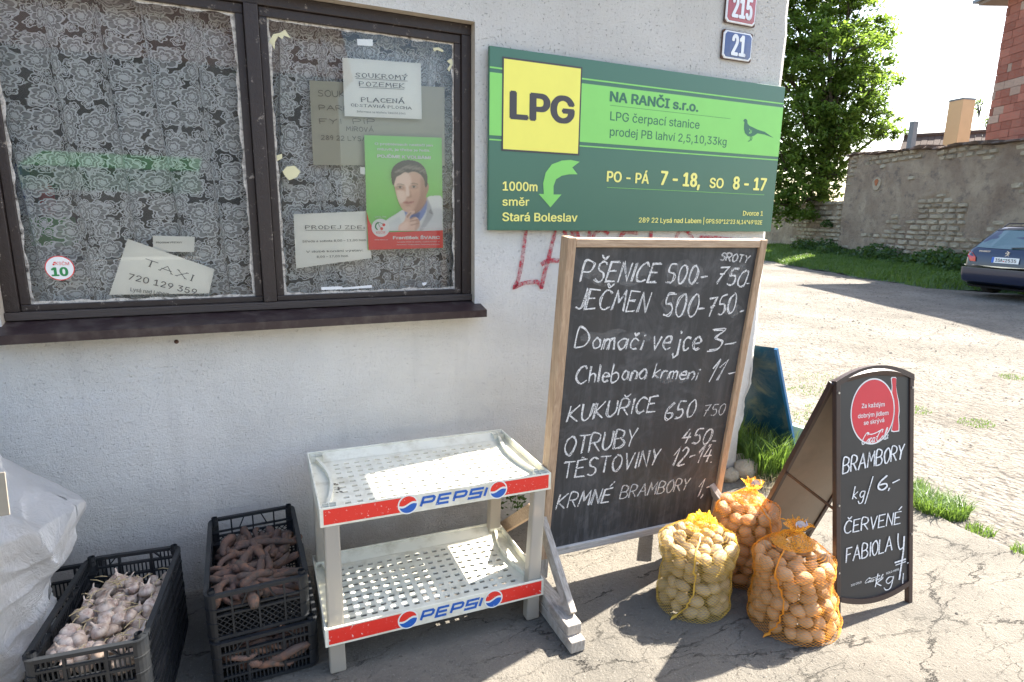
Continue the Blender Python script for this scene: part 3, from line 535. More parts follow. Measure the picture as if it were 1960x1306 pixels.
for x0, x1 in SASH:
    mb = MB(); s = .030; z0, z1 = ZB + .0005, WT - FW - .0005; y = YF + .012
    x0 += .001; x1 -= .001
    fr(x0, x1, z1 - s * 1.2, z1, y, .045); fr(x0, x1, z0, z0 + s * .8, y, .045); fr(x0, x0 + s, z0 + s * .8, z1 - s * 1.2, y, .045); fr(x1 - s, x1, z0 + s * .8, z1 - s * 1.2, y, .045)
    mb.build('sash', M['paint'], wf, bevel=.003)
    gx0, gx1, gz0, gz1 = x0 + s, x1 - s, z0 + s * .8, z1 - s * 1.2
    mb = MB()
    # crumbling putty: wedges of varying width along each edge
    def puttyrun(a, b, inn):
        a, b, inn = V(a), V(b), V(inn); n = 60; A = []; B = []
        for i in range(n + 1):
            p = a.lerp(b, i / n); k = max(.0005, .009 + .009 * NZ.noise(p * 14) + .003 * NZ.noise(p * 70)); A.append(p + V((0, y - GY + .012, 0)) - inn * .0015); B.append(p + inn * k)
        mb.add(A + B, [(i, i + 1, i + n + 2, i + n + 1) for i in range(n)])
    puttyrun((gx0, GY - .001, gz0), (gx0, GY - .001, gz1), (1, 0, 0)); puttyrun((gx1, GY - .001, gz1), (gx1, GY - .001, gz0), (-1, 0, 0)); puttyrun((gx0, GY - .001, gz1), (gx1, GY - .001, gz1), (0, 0, -1)); puttyrun((gx1, GY - .001, gz0), (gx0, GY - .001, gz0), (0, 0, 1))
    mb.build('putty', M['putty'], wf)
    mb = MB(); mb.poly([(gx0 - .005, GY, gz0 - .005), (gx1 + .005, GY, gz0 - .005), (gx1 + .005, GY, gz1 + .005), (gx0 - .005, GY, gz1 + .005)]); mb.build('pane', M['glass'], wf)
# curtain (two widths)
def curtain(x0, x1, label, ph, y0):
    mb = MB()
    def f(u, v):
        x = x0 + (x1 - x0) * u; z = 1.19 + 1.3 * v; lean = .16 * (v - .4) * (1 - 1.1 * (x + .75))
        q = (x + lean * .6 + .02 * math.sin(v * 3 + x * 7)) * 40 + ph + 1.2 * NZ.noise(V((x * 4, v * .8, ph))); am = .6 + .5 * NZ.noise(V((x * 5, 3, ph)))
        return (x - lean * .15 + .036 * am * math.sin(q), y0 + .022 * am * math.cos(q) + .010 * NZ.noise(V((x * 9, v * 1.5, ph))), z)
    mb.grid(f, 420, 30); o = mb.build('lace_curtain', M['lace'], smooth=True); at = o.data.attributes.new('cloth', 'FLOAT_VECTOR', 'POINT'); at.data.foreach_set('vector', [c_ for j in range(31) for i in range(421) for c_ in ((x1 - x0) * 1.25 * i / 420, 0, 1.3 * j / 30)]); return tag(o, label, 'curtain', None)
curtain(-.82, .09, 'white floral lace curtain hanging behind the large left window pane', 0, D + .135)
curtain(.095, 1.02, 'white floral lace curtain hanging behind the right window pane of notices', 1.7, D + .145)
# things seen dimly on the inner sill
def clutter(name, label, cat, mat, u0, v0, u1, v1, y, d=.05, cyl=False):
    a, b = onY(u0, v0, y), onY(u1, v1, y); mb = MB(); c = (a + b) / 2
    if cyl: r = (b.x - a.x) / 2; mb.lathe([(r * .9, min(a.z, b.z)), (r, min(a.z, b.z) + .01), (r, max(a.z, b.z) - .02), (r * .6, max(a.z, b.z) - .005), (r * .3, max(a.z, b.z))], 18, (c.x, c.y, 0))
    else: mb.box(c, (b.x - a.x, d, abs(a.z - b.z)))
    return tag(mb.build(name, mat, bevel=0 if cyl else .006), label, cat)
mb = MB(); mb.box((.1, D + .36, 1.20), (1.8, .30, .03)); mb.build('inner_sill', M['stall'], house)
M['tinb'] = basic('blue_tin', (.05, .10, .3), .4); M['tinr'] = basic('red_tin', (.45, .04, .05), .4); M['ting'] = basic('green_box', (.07, .30, .08), .5)
clutter('storage_box', 'pale green box on the inner sill behind the left lace curtain', 'box', M['ting'], 60, 415, 145, 470, D + .30, .12)
clutter('paint_tin', 'red tin on the inner sill at the left end of the window', 'tin', M['tinr'], 70, 350, 110, 412, D + .36, cyl=True)
clutter('storage_box', 'blue box on the inner sill at the far left of the window', 'box', M['tinb'], 30, 315, 62, 412, D + .36, .1)
# ---------- papers behind and on the glass
def sheet(name, pts, y, mat, label, cat, curl=.0015, th=.0004):
    pl = Plane((0, y, 0), (1, 0, 0), (0, 0, 1)); q = [V(pl.px(*p)) for p in pts]; mb = MB()
    def f(u, v):
        a = q[3].lerp(q[2], u); b = q[0].lerp(q[1], u); p = a.lerp(b, v); return pl.P(p.x, p.y, -curl * (1 + math.sin(u * 5 + v * 3)) - .0005)
    mb.grid(f, 10, 8); o = tag(mb.build(name, mat, smooth=True), label, cat); return o, pl
PY = GY + .006
CR1 = lambda x, y: (x / 1.979, y / 1.979)
CR2 = lambda x, y: (480 + x / 1.979, y / 1.979)
o, pl = sheet('paper_note', [CR1(578, 893), CR1(738, 897), CR1(735, 955), CR1(580, 955)], PY + .012, M['paper'], 'small plain paper slip just behind the taxi notice in the left pane', 'note')
mb = MB(); put(mb, pl, 'PROGRAM VÝSTAVY', pl.px(*CR1(592, 922)), pl.px(*CR1(690, 922)), .006, off=.0012); mb.build('lettering', M['inkgrey'], o)
o, pl = sheet('taxi_notice', [CR1(483, 905), CR1(812, 1020), CR1(792, 1112), CR1(413, 1118)], PY + .004, M['paper'], 'tilted white taxi notice with phone number at the bottom of the left pane', 'notice')
mb = MB(); serif(mb, pl, 'TAXI', pl.px(*CR1(548, 1004)), pl.px(*CR1(724, 1064)), .0245, .0042, off=.0012); put(mb, pl, '720 129 359', pl.px(*CR1(485, 1058)), pl.px(*CR1(742, 1118)), .0235, bold=.0, off=.0012)
put(mb, pl, 'Lysá nad Labem', pl.px(*CR1(494, 1103)), pl.px(*CR1(640, 1122)), .015, bold=0, off=.0012); mb.build('lettering', M['ink'], o)
# round sticker with 10
sp = Plane((0, GY - .001, 0), (1, 0, 0), (0, 0, 1)); sc = V(sp.px(114.5, 513.5)); st = thing('round_sticker', 'round white sticker with green number 10 on the left pane', 'sticker', sp.P(sc.x, sc.y))
def disc(pl, c, rx, ry, off, n=40, a0=0, a1=2 * math.pi): return [pl.P(c.x + rx * math.cos(a0 + (a1 - a0) * k / n), c.y + ry * math.sin(a0 + (a1 - a0) * k / n), off) for k in range(n if a1 - a0 > 6.28 else n + 1)]
mb = MB(); mb.prism(disc(sp, sc, .0455, .0455, 0), (0, -.0006, 0)); mb.build('ring', M['red'], st)
mb = MB(); mb.poly(disc(sp, sc, .0425, .0425, .001)); mb.build('face', M['white'], st)
mb = MB(); put(mb, sp, '10', (sc.x - .025, sc.y - .028), (sc.x + .022, sc.y - .028), .030, bold=.05, off=.0016); mb.build('lettering', M['dkgreen'], st)
mb = MB(); put(mb, sp, 'KSČM', (sc.x - .011, sc.y + .012), (sc.x + .030, sc.y + .010), .012, bold=.0, off=.0016); mb.poly(disc(sp, sc + V((-.017, .014)), .0035, .0035, .0016, 12)); mb.poly(disc(sp, sc + V((-.014, .021)), .003, .003, .0016, 12)); mb.build('party_mark', M['red'], st)
# right pane
o, pl = sheet('cardboard_notice', [CR2(222, 305), CR2(735, 330), CR2(735, 628), CR2(237, 626)], PY + .03, M['oldcard'], 'large faded handwritten card behind the other notices in the right pane', 'notice')
mb = MB()
for s_, a, b, cp in (('SOUKROMÝ', (255, 365), (470, 372), .024), ('PARKOVIŠTĚ', (260, 418), (520, 424), .019), ('FYI  PÍP', (262, 470), (470, 470), .02), ('MÍROVÁ', (362, 497), (465, 500), .018), ('289 22 LYSÁ', (267, 530), (440, 535), .018)):
    script(mb, pl, s_.replace('Š', 'Š'), pl.px(*CR2(*a)), pl.px(*CR2(*b)), cp, .0028, off=.0015)
mb.build('handwriting', M['inkgrey'], o)
o, pl = sheet('private_land_notice', [CR2(347, 218), CR2(645, 240), CR2(648, 452), CR2(356, 440)], PY + .004, M['paper'], 'white notice headed SOUKROMÝ POZEMEK near the top of the right pane', 'notice')
mb = MB()
for s_, a, b, cp, wd in (('SOUKROMÝ', (397, 293), (592, 303), .0155, .003), ('POZEMEK', (412, 326), (580, 334), .0155, .003), ('PLACENÁ', (420, 386), (580, 392), .0155, .003), ('ODSTAVNÁ PLOCHA', (380, 403), (608, 415), .0095, .002)):
    serif(mb, pl, s_, pl.px(*CR2(*a)), pl.px(*CR2(*b)), cp * 1.1, wd * 1.15, off=.0016)
put(mb, pl, 'Informace na telefonu 0602311061', pl.px(*CR2(402, 426)), pl.px(*CR2(586, 434)), .007, bold=0, off=.0016)
for a, b in (((397, 298), (594, 308)), ((411, 331), (580, 339))): mb.ribbon(pl, [pl.px(*CR2(*a)), pl.px(*CR2(*b))], .0016, .0016)
mb.build('lettering', M['ink'], o)
o, pl = sheet('sales_notice', [CR2(162, 812), CR2(438, 800), CR2(458, 978), CR2(172, 1018)], PY + .006, M['paper'], 'yellowed notice headed PRODEJ ZDE low in the right pane', 'notice', .003)
mb = MB(); serif(mb, pl, 'PRODEJ ZDE:', pl.px(*CR2(208, 868)), pl.px(*CR2(430, 868)), .0145, .003, off=.0016); mb.ribbon(pl, [pl.px(*CR2(207, 873)), pl.px(*CR2(433, 873))], .0014, .0016)
put(mb, pl, 'Středa a sobota 8,00 – 11,00 hod.', pl.px(*CR2(196, 919)), pl.px(*CR2(438, 913)), .0085, bold=.005, off=.0016); put(mb, pl, 'V době konání výstav:', pl.px(*CR2(210, 958)), pl.px(*CR2(425, 952)), .0085, bold=.005, off=.0016); put(mb, pl, '8,00 – 17,00 hod.', pl.px(*CR2(250, 977)), pl.px(*CR2(370, 973)), .0085, bold=.005, off=.0016)
mb.build('lettering', M['ink'], o)
# poster
ps, pl = sheet('election_poster', [CR2(430, 512), CR2(724, 522), CR2(729, 940), CR2(443, 948)], PY, M['greenp'], 'green and red election poster of a grey haired man in the right pane', 'poster', .0008)
Z5 = lambda x, y: pl.px(640 + x / 3.185, 90 + y / 3.185)
def blob(name, pts, mat, off, smooth=True):
    q = [V(Z5(*p)) for p in pts]
    if smooth: q = smoothpath(q + [q[0]], 4)[:-1]
    mb = MB(); mb.poly([pl.P(p.x, p.y, off) for p in q]); return mb.build(name, mat, ps)
B0 = .0024
blob('red_band', [(196, 1005), (210, 1060), (235, 1105), (275, 1128), (340, 1130), (660, 1118), (661, 1225), (208, 1238)], M['red'], B0 + .0013, False)
def portrait():
    """the printed photograph on the poster: a fine grid coloured by soft painted shapes"""
    X0, X1, Y0, Y1, st = 296, 660, 684, 1122, 2.6; nx, ny = int((X1 - X0) / st) + 1, int((Y1 - Y0) / st) + 1
    gx, gy = np.meshgrid(np.linspace(X0, X1, nx), np.linspace(Y0, Y1, ny)); img = np.zeros((ny, nx, 3)); img[:] = (.30, .68, .19); alpha = np.zeros((ny, nx))
    def mask(pts, blur):
        q = [V(p) for p in pts]; q = smoothpath(q + [q[0]], 4)[:-1]; a = np.array([(p.x, p.y) for p in q]); b = np.roll(a, -1, 0); m_ = np.zeros((ny, nx), bool)
        for (x0, y0), (x1, y1) in zip(a, b):
            c_ = ((y0 > gy) != (y1 > gy)); xi = x0 + (gy - y0) * (x1 - x0) / ((y1 - y0) or 1e-9); m_ ^= c_ & (gx < xi)
        m_ = m_.astype(float)
        for _ in range(blur): m_ = (m_ + np.roll(m_, 1, 0) + np.roll(m_, -1, 0) + np.roll(m_, 1, 1) + np.roll(m_, -1, 1)) / 5
        return m_
    def paint(pts, col, blur=2, a=1.0, base=False):
        nonlocal img, alpha
        m_ = mask(pts, blur)[..., None] * a; img = img * (1 - m_) + np.array(col) * m_
        if base: alpha = np.maximum(alpha, mask(pts, 1))
    paint([(296, 1085), (320, 1050), (372, 1018), (420, 990), (480, 1000), (520, 960), (565, 915), (600, 906), (662, 926), (662, 1124), (296, 1124)], (.80, .80, .78), 2, base=True)
    paint([(560, 1010), (600, 985), (662, 1000), (662, 1124), (520, 1124)], (.66, .66, .66), 12, .8); paint([(296, 1100), (350, 1060), (400, 1040), (400, 1124), (296, 1124)], (.66, .68, .68), 12, .7)
    paint([(566, 925), (592, 985), (578, 1008), (603, 1022), (540, 1115), (518, 1115), (560, 1025), (555, 960)], (.50, .50, .51), 3); paint([(588, 985), (600, 1020), (575, 1008)], (.2, .2, .22), 2, .7)
    paint([(425, 1000), (470, 1010), (520, 1000), (562, 935), (556, 1005), (505, 1075), (452, 1075)], (.25, .32, .58), 2); paint([(470, 1020), (520, 1010), (500, 1070), (462, 1068)], (.10, .14, .34), 3, .8)
    paint([(505, 950), (560, 900), (556, 950), (515, 1005), (470, 1018)], (.42, .24, .17), 5)
    face = [(355, 812), (362, 770), (395, 735), (445, 722), (505, 735), (552, 790), (563, 850), (560, 915), (540, 965), (505, 1000), (472, 1012), (440, 1008), (408, 985), (386, 940), (372, 892)]
    paint(face, (.70, .46, .35), 1, base=True); paint([(552, 835), (570, 828), (577, 855), (568, 890), (553, 902)], (.58, .34, .25), 2, base=True)
    paint([(525, 790), (563, 830), (562, 920), (530, 985), (480, 1014), (500, 960), (520, 900)], (.45, .25, .18), 11, .75)
    paint([(362, 800), (400, 775), (450, 770), (470, 830), (450, 850), (400, 845), (366, 850)], (.88, .70, .60), 9, .8); paint([(378, 872), (425, 880), (436, 925), (405, 955), (386, 925)], (.90, .72, .62), 8, .8)
    paint([(436, 845), (450, 850), (457, 900), (446, 915), (434, 900)], (.92, .76, .67), 4, .8); paint([(455, 850), (468, 895), (474, 915), (450, 922), (440, 914), (460, 905)], (.46, .26, .19), 4, .7); paint([(474, 910), (500, 880), (515, 905), (495, 960), (480, 960)], (.62, .38, .29), 8, .6)
    for ex, ey in ((399, 857), (484, 853)):
        paint([(ex - 26, ey - 4), (ex, ey - 14), (ex + 26, ey - 4), (ex + 22, ey + 12), (ex - 22, ey + 12)], (.48, .28, .21), 5, .65); paint([(ex - 16, ey), (ex, ey - 6), (ex + 17, ey), (ex, ey + 6)], (.62, .52, .48), 1, .9); paint([(ex - 6, ey - 6), (ex + 6, ey - 6), (ex + 6, ey + 5), (ex - 6, ey + 5)], (.07, .05, .04), 1, .9); paint([(ex - 20, ey - 3), (ex, ey - 10), (ex + 20, ey - 3), (ex, ey - 6)], (.14, .08, .06), 1, .8)
        paint([(ex - 25, ey - 14), (ex - 5, ey - 24), (ex + 25, ey - 17), (ex + 24, ey - 12), (ex, ey - 18)], (.20, .13, .09), 2, .8)
    paint([(414, 950), (438, 940), (455, 943), (488, 940), (470, 955), (438, 958)], (.52, .22, .19), 2, .9); paint([(416, 949), (450, 948), (486, 944), (450, 950)], (.22, .08, .07), 1, .8); paint([(425, 962), (465, 962), (450, 972)], (.48, .28, .21), 4, .6); paint([(420, 985), (450, 978), (475, 985), (450, 1004)], (.80, .58, .47), 6, .5)
    paint([(346, 806), (344, 768), (360, 728), (405, 696), (458, 689), (515, 703), (552, 740), (568, 795), (566, 842), (553, 855), (547, 815), (530, 785), (508, 768), (478, 760), (452, 768), (428, 764), (402, 780), (380, 792), (371, 812), (361, 845), (352, 835)], (.075, .055, .045), 1, base=True)
    rs = np.random.RandomState(3)
    for k in range(26):
        x = 365 + k * 7.2; y = 722 + 24 * abs(k - 12) / 12 + rs.rand() * 26; paint([(x, y), (x + 26, y - 10), (x + 30, y - 5), (x + 6, y + 8)], (.30, .24, .20) if k % 3 else (.42, .36, .31), 2, .45)
    paint([(388, 1124), (393, 1088), (424, 1062), (438, 1024), (456, 1002), (484, 998), (489, 1010), (466, 1028), (458, 1048), (490, 1036), (512, 1050), (518, 1084), (505, 1108), (480, 1124)], (.80, .58, .47), 1, base=True)
    for a in ([(460, 1060), (508, 1050), (508, 1056), (462, 1066)], [(464, 1083), (514, 1072), (514, 1078), (466, 1090)], [(458, 1048), (490, 1034), (492, 1040), (462, 1054)], [(440, 1032), (462, 1010), (468, 1014), (446, 1042)]): paint(a, (.42, .23, .17), 2, .75)
    paint([(500, 1050), (520, 1060), (518, 1100), (490, 1122)], (.50, .30, .22), 5, .6); paint([(400, 1095), (430, 1068), (450, 1070), (440, 1110), (405, 1122)], (.90, .70, .60), 6, .6)
    img += (rs.rand(ny, nx, 1) - .5) * .02
    mb = MB(); ok = alpha > .4
    for j in range(ny):
        for i in range(nx): p = Z5(gx[j, i], gy[j, i]); mb.v.append(pl.P(p[0], p[1], B0))
    mb.f = [(j * nx + i, (j + 1) * nx + i, (j + 1) * nx + i + 1, j * nx + i + 1) for j in range(ny - 1) for i in range(nx - 1) if ok[j, i] and ok[j + 1, i] and ok[j, i + 1] and ok[j + 1, i + 1]]
    t = NT('printed_portrait'); t.P(Base_Color=t.n('Attribute', dict(attribute_name='print')).outputs['Color'], Roughness=.4); o = mb.build('portrait', t.m, ps)
    at = o.data.attributes.new('print', 'FLOAT_COLOR', 'POINT'); at.data.foreach_set('color', np.concatenate([np.clip(img, 0, 1), np.ones((ny, nx, 1))], 2).astype('f').ravel())
portrait()
c5 = V(Z5(281, 1103)); rr = (V(Z5(336, 1103)) - V(Z5(226, 1103))).length / 2
mb = MB(); mb.poly(disc(pl, c5, rr, rr, B0 + .0017)); mb.build('badge', M['white'], ps)
mb = MB()
for p in ((287, 1108), (300, 1085)): mb.poly(disc(pl, V(Z5(*p)), rr * .17, rr * .17, B0 + .0021, 14))
put(mb, pl, 'KSČM', Z5(254, 1139), Z5(308, 1138), rr * .26, bold=0, off=B0 + .0021); mb.build('cherries', M['red'], ps)
mb = MB(); mb.ribbon(pl, smoothpath([V(Z5(*p)) for p in ((268, 1070), (254, 1080), (250, 1100), (262, 1116))], 4), rr * .14, B0 + .0021); mb.ribbon(pl, smoothpath([V(Z5(*p)) for p in ((285, 1105), (272, 1090), (270, 1070), (298, 1082))], 4), rr * .05, B0 + .0022); mb.build('leaf_mark', M['dkgreen'], ps)
mb = MB()
for s_, a, b, cp, bo in (('O problémech nestačí jen', (246, 598), (597, 608), .0095, .05), ('mluvit, je třeba je řešit.', (262, 630), (582, 640), .0095, .05), ('POJĎME K VOLBÁM!', (262, 675), (585, 685), .0125, .06), ('František ŠVARC', (357, 1172), (640, 1170), .0125, .06), ('www.kscm.cz', (243, 1178), (325, 1178), .004, .02), ('kandidát KSČM do Senátu, volební obvod č. 42', (382, 1192), (642, 1189), .0038, .02), ('okres Kolín, Poděbradsko, Čelákovice a Mnichov', (378, 1208), (642, 1206), .0038, .02), ('VOLTE', (245, 1042), (315, 1040), .006, .01), ('S LIDMI', (525, 1107), (560, 1106), .0045, .03)):
    put(mb, pl, s_, Z5(*a), Z5(*b), cp, bold=bo, off=B0 + .0019)
mb.build('lettering', M['white'], ps)
# tape remnants
def scrap(label, pts, mat, y=GY - .0012):
    p_ = Plane((0, y, 0), (1, 0, 0), (0, 0, 1)); q = [V(p_.px(*CR2(*p))) for p in pts]; mb = MB(); mb.prism([p_.P(a.x, a.y, 0) for a in q], (0, -.0006, 0)); tag(mb.build('tape_scrap', mat), label, 'tape')
scrap('torn yellow tape scrap in the top left corner of the right pane', [(68, 160), (85, 130), (110, 125), (130, 113), (152, 146), (125, 135), (120, 150), (104, 138), (92, 160), (90, 190), (80, 170)], M['tape'])
scrap('torn yellow tape scrap beside the mullion halfway down', [(120, 650), (135, 632), (165, 628), (188, 650), (175, 672), (145, 684), (128, 665)], M['tape'])
scrap('tiny yellow tape scrap on the mullion edge above the larger scrap', [(97, 590), (118, 583), (120, 600), (100, 611)], M['tape'])
scrap('pale blue tape square at the top edge of the right pane', [(402, 148), (462, 150), (462, 176), (404, 172)], M['sheen'])
scrap('long white sticker remnant along the bottom of the right pane', [(266, 1088), (340, 1085), (350, 1090), (458, 1080), (460, 1090), (400, 1094), (330, 1097), (268, 1099)], M['white'])
scrap('short white sticker remnant near the bottom right of the right pane', [(648, 1072), (668, 1069), (664, 1079), (652, 1083)], M['white'])
scrap('yellowish tape shard in the top right corner of the right pane', [(690, 182), (712, 180), (730, 192), (728, 198), (705, 190), (694, 196)], M['tape'])
scrap('curled tape shard at the right edge of the right pane', [(742, 232), (760, 222), (766, 240), (752, 272), (744, 262), (756, 244)], M['tape'])
scrap('small white tape tab at the left edge of the election poster', [(414, 633), (432, 634), (432, 662), (415, 660)], M['white'], GY + .003)

# ================================================================== LPG SIGN
SY = D - .032; sg = Plane((0, SY, 0), (1, 0, 0), (0, 0, 1))
Q3 = lambda x, y: sg.px(920 + x / 2.5117, 60 + y / 2.5117)
c1, c2 = V(sg.px(935, 441)), V(sg.px(1503.5, 167)); sx0, sz0, sx1, sz1 = c1.x, c1.y, c2.x, c2.y
sn = thing('gas_station_sign', 'wide green LPG gas station sign with yellow square on the wall', 'sign', (sx0, SY, sz0))
mb = MB(); mb.box(((sx0 + sx1) / 2, SY + .0105, (sz0 + sz1) / 2), (sx1 - sx0, .02, sz1 - sz0)); mb.build('panel', M['s_dark'], sn, bevel=.002)
for x in (sx0 + .25, sx1 - .25):
    mb = MB(); mb.box((x, SY + .026, (sz0 + sz1) / 2), (.05, .0105, sz1 - sz0 - .1)); mb.build('batten', M['s_edge'], sn)
def band(name, za, zb, mat, off=.0006, x0=None, x1=None):
    mb = MB(); x0 = sx0 + .001 if x0 is None else x0; x1 = sx1 - .001 if x1 is None else x1; mb.poly([sg.P(x0, za, off), sg.P(x1, za, off), sg.P(x1, zb, off), sg.P(x0, zb, off)]); return mb.build(name, mat, sn)
zA, zB = (Q3(40, 190)[1] + Q3(1457, 372)[1]) / 2, (Q3(40, 497)[1] + Q3(1430, 605)[1]) / 2
band('light_band', zB, zA, M['s_light'])
zl = (Q3(40, 168)[1] + Q3(1460, 352)[1]) / 2; band('upper_stripe', zl - .004, zl + .003, M['s_light']); zl = (Q3(40, 517)[1] + Q3(1430, 622)[1]) / 2; band('lower_stripe', zl - .003, zl + .003, M['s_light'])
a, b = V(Q3(100, 577)), V(Q3(487, 172)); a.x = (a.x + Q3(103, 122)[0]) / 2; b.x = (b.x + Q3(475, 596)[0]) / 2; b.y = (b.y + Q3(103, 122)[1]) / 2; a.y = (a.y + Q3(475, 596)[1]) / 2
band('square_border', a.y, b.y, M['s_ink'], .0012, a.x, b.x); band('yellow_square', a.y + .008, b.y - .008, M['s_yel'], .0018, a.x + .008, b.x - .008)
def sgt(name, items, mat, off=.0012):
    for s_, p, q, cp, bo in items: mb = MB(); put(mb, sg, s_, Q3(*p), Q3(*q), cp, bold=bo, off=off); mb.build(name, mat, sn)
def hgt(x, ya, yb): return Q3(x, ya)[1] - Q3(x, yb)[1]
sgt('square_lettering', [('LPG', (147, 417), (441, 441), hgt(160, 292, 417), .05)], M['s_ink'], .0024)
sgt('company_lettering', [('NA RANČI s.r.o.', (622, 336), (1043, 387), hgt(700, 295, 341), .045), ('LPG čerpací stanice', (622, 428), (1050, 470), hgt(700, 392, 434), .006), ('prodej PB lahví 2,5,10,33kg', (620, 502), (1180, 550), hgt(700, 468, 508), .006)], M['s_green_ink'])
sgt('hours_lettering', [('PO - PÁ', (607, 722), (806, 733), hgt(620, 674, 723), .03), ('7 - 18,', (866, 737), (1050, 748), hgt(870, 673, 737), .04), ('SO', (1100, 752), (1164, 754), hgt(1110, 706, 752), .03), ('8 - 17', (1213, 758), (1368, 765), hgt(1220, 700, 758), .04),
    ('1000m', (107, 765), (271, 769), hgt(110, 724, 766), .025), ('směr', (105, 838), (232, 839), hgt(110, 800, 838), .02), ('Stará Boleslav', (105, 912), (463, 915), hgt(110, 872, 912), .025), ('Dvorce 1', (1260, 886), (1355, 887), hgt(1262, 864, 886), .02), ('289 22 Lysá nad Labem |', (760, 919), (1072, 923), hgt(765, 896, 919), .02), ('GPS:50°12\'23 N,14°49\'02E', (1081, 923), (1351, 929), hgt(1085, 903, 923), .02)], M['s_pale'])
mb = MB(); mb.ribbon(sg, [Q3(622, 356), Q3(1200, 421)], .0016, .0012); mb.build('underline', M['s_green_ink'], sn)
mb = MB(); mb.ribbon(sg, [Q3(607, 751), Q3(1363, 787)], .002, .0012); mb.build('underline', M['s_light'], sn)
mb = MB(); mb.poly([sg.P(*Q3(*p), .0012) for p in [(475, 628), (440, 655), (465, 688), (425, 688), (390, 695), (362, 712), (350, 745), (350, 785), (388, 785), (335, 847), (278, 782), (303, 783), (300, 730), (312, 680), (342, 640), (390, 622), (432, 619)]]); mb.build('arrow', M['s_light'], sn)
mb = MB(); mb.poly([sg.P(*Q3(*p), .0013) for p in [(1262, 431), (1268, 422), (1276, 422), (1281, 430), (1283, 445), (1292, 455), (1310, 463), (1330, 473), (1365, 484), (1407, 513), (1365, 497), (1330, 491), (1315, 502), (1300, 507), (1283, 504), (1270, 490), (1265, 470), (1266, 450), (1268, 437)]])
mb.ribbon(sg, [Q3(1294, 505), Q3(1297, 520), Q3(1290, 530)], .004, .0014); mb.ribbon(sg, [Q3(1302, 504), Q3(1304, 516), Q3(1298, 527)], .004, .0015); mb.ribbon(sg, [Q3(1284, 530), Q3(1292, 527)], .003, .0016); mb.build('pheasant', M['s_green_ink'], sn)
mb = MB(); mb.ribbon(sg, smoothpath([V(Q3(*p)) for p in ((1290, 470), (1297, 482), (1290, 490), (1300, 488), (1302, 475))], 3), .003, .0018); mb.build('pheasant_wing', M['s_light'], sn)

# ================================================================== HOUSE NUMBER PLATES
def numplate(label, x0, x1, z0, z1, mat, s_, nx0, nx1, nz, cap):
    t_ = thing('house_number_plate', label, 'number plate', (x0, D - .01, z0)); pl = Plane((0, D - .012, 0), (1, 0, 0), (0, 0, 1)); w_, h_ = x1 - x0, z1 - z0
    mb = MB(); k = .005
    out = [(x0 + k, z0), (x1 - k, z0), (x1, z0 + k), (x1, z1 - k), (x1 - k, z1), (x0 + k, z1), (x0, z1 - k), (x0, z0 + k)]
    mb.prism([pl.P(a, b, 0) for a, b in out], (0, .008, 0)); mb.build('rim', M['rust'], t_)
    def oct_(i, c): return [(x0 + i + c, z0 + i), (x1 - i - c, z0 + i), (x1 - i, z0 + i + c), (x1 - i, z1 - i - c), (x1 - i - c, z1 - i), (x0 + i + c, z1 - i), (x0 + i, z1 - i - c), (x0 + i, z0 + i + c)]
    def shell(i, c, dep, m_, nm):
        a = oct_(i, c); mb = MB(); cx, cz = (x0 + x1) / 2, (z0 + z1) / 2; rings = []
        for q, o_ in ((1, 0), (.96, dep * .7), (.6, dep), (.02, dep * 1.02)): rings.append([pl.P(cx + (x - cx) * q, cz + (z - cz) * q, .0008 + o_ + (0.0006 if nm == 'enamel_face' else 0)) for x, z in a])
        for r1, r2 in zip(rings, rings[1:]): mb.add(r1 + r2, [(i, (i + 1) % 8, (i + 1) % 8 + 8, i + 8) for i in range(8)])
        return mb.build(nm, m_, t_, smooth=True, auto=30)
    shell(.002, .016, .006, M['en_white'], 'white_border'); shell(.009, .014, .0075, mat, 'enamel_face')
    mb = MB(); put(mb, pl, s_, (nx0, nz), (nx1, nz), cap, bold=.035, off=.0105); mb.build('numerals', M['en_white'], t_)
numplate('blue enamel house number plate reading 21 below the red one', 2.386, 2.594, 2.441, 2.585, M['en_blue'], '21', 2.447, 2.536, 2.464, .098)
numplate('red enamel house number plate reading 215 above the blue one', 2.388, 2.600, 2.618, 2.775, M['en_red'], '215', 2.431, 2.560, 2.648, .098)

# ================================================================== BIG PRICE BOARD
yaw, lean, rl = -.028, -.100, -.007
r_ = V((math.cos(yaw) * math.cos(rl), math.sin(yaw), math.sin(rl))); u_ = V((-math.sin(yaw) * math.sin(lean) - math.sin(rl) * math.cos(lean), math.cos(yaw) * math.sin(lean), math.cos(lean) * math.cos(rl)))
BO = V((1.113, 2.05, .199)); bp = Plane(BO, r_, u_); BW, BH = .883, 1.304
bd = thing('price_blackboard', 'big wooden framed blackboard price list standing on skids by the wall', 'blackboard', (1.55, 2.05, 0))
PXB = lambda u, v: bp.px(u, v)
SW = .036
def bbox(a0, a1, b0, b1, o0, o1): mb.prism([bp.P(a0, b0, o0), bp.P(a1, b0, o0), bp.P(a1, b1, o0), bp.P(a0, b1, o0)], bp.n * (o1 - o0))
mb = MB(); bbox(-.01, BW + .01, -.01, BH + .01, -.012, 0); 
board_o = mb.build('writing_surface', M['board'], bd)
mb = MB(); bbox(-SW, -.0003, -SW - .004, BH + SW, -.045, .014); mb.build('stile', M['woodv'], bd, bevel=.003)
mb = MB(); bbox(BW + .0003, BW + SW, -SW - .09, BH + SW - .002, -.045, .014); mb.build('stile', M['woodv'], bd, bevel=.003)
mb = MB(); bbox(.0, BW, BH + .0003, BH + SW - .004, -.035, .012); mb.build('top_rail', M['woodh'], bd, bevel=.003)
mb = MB(); bbox(.0, BW, -SW, -.0003, -.035, .012); mb.build('bottom_rail', M['oldrail'], bd, bevel=.003)
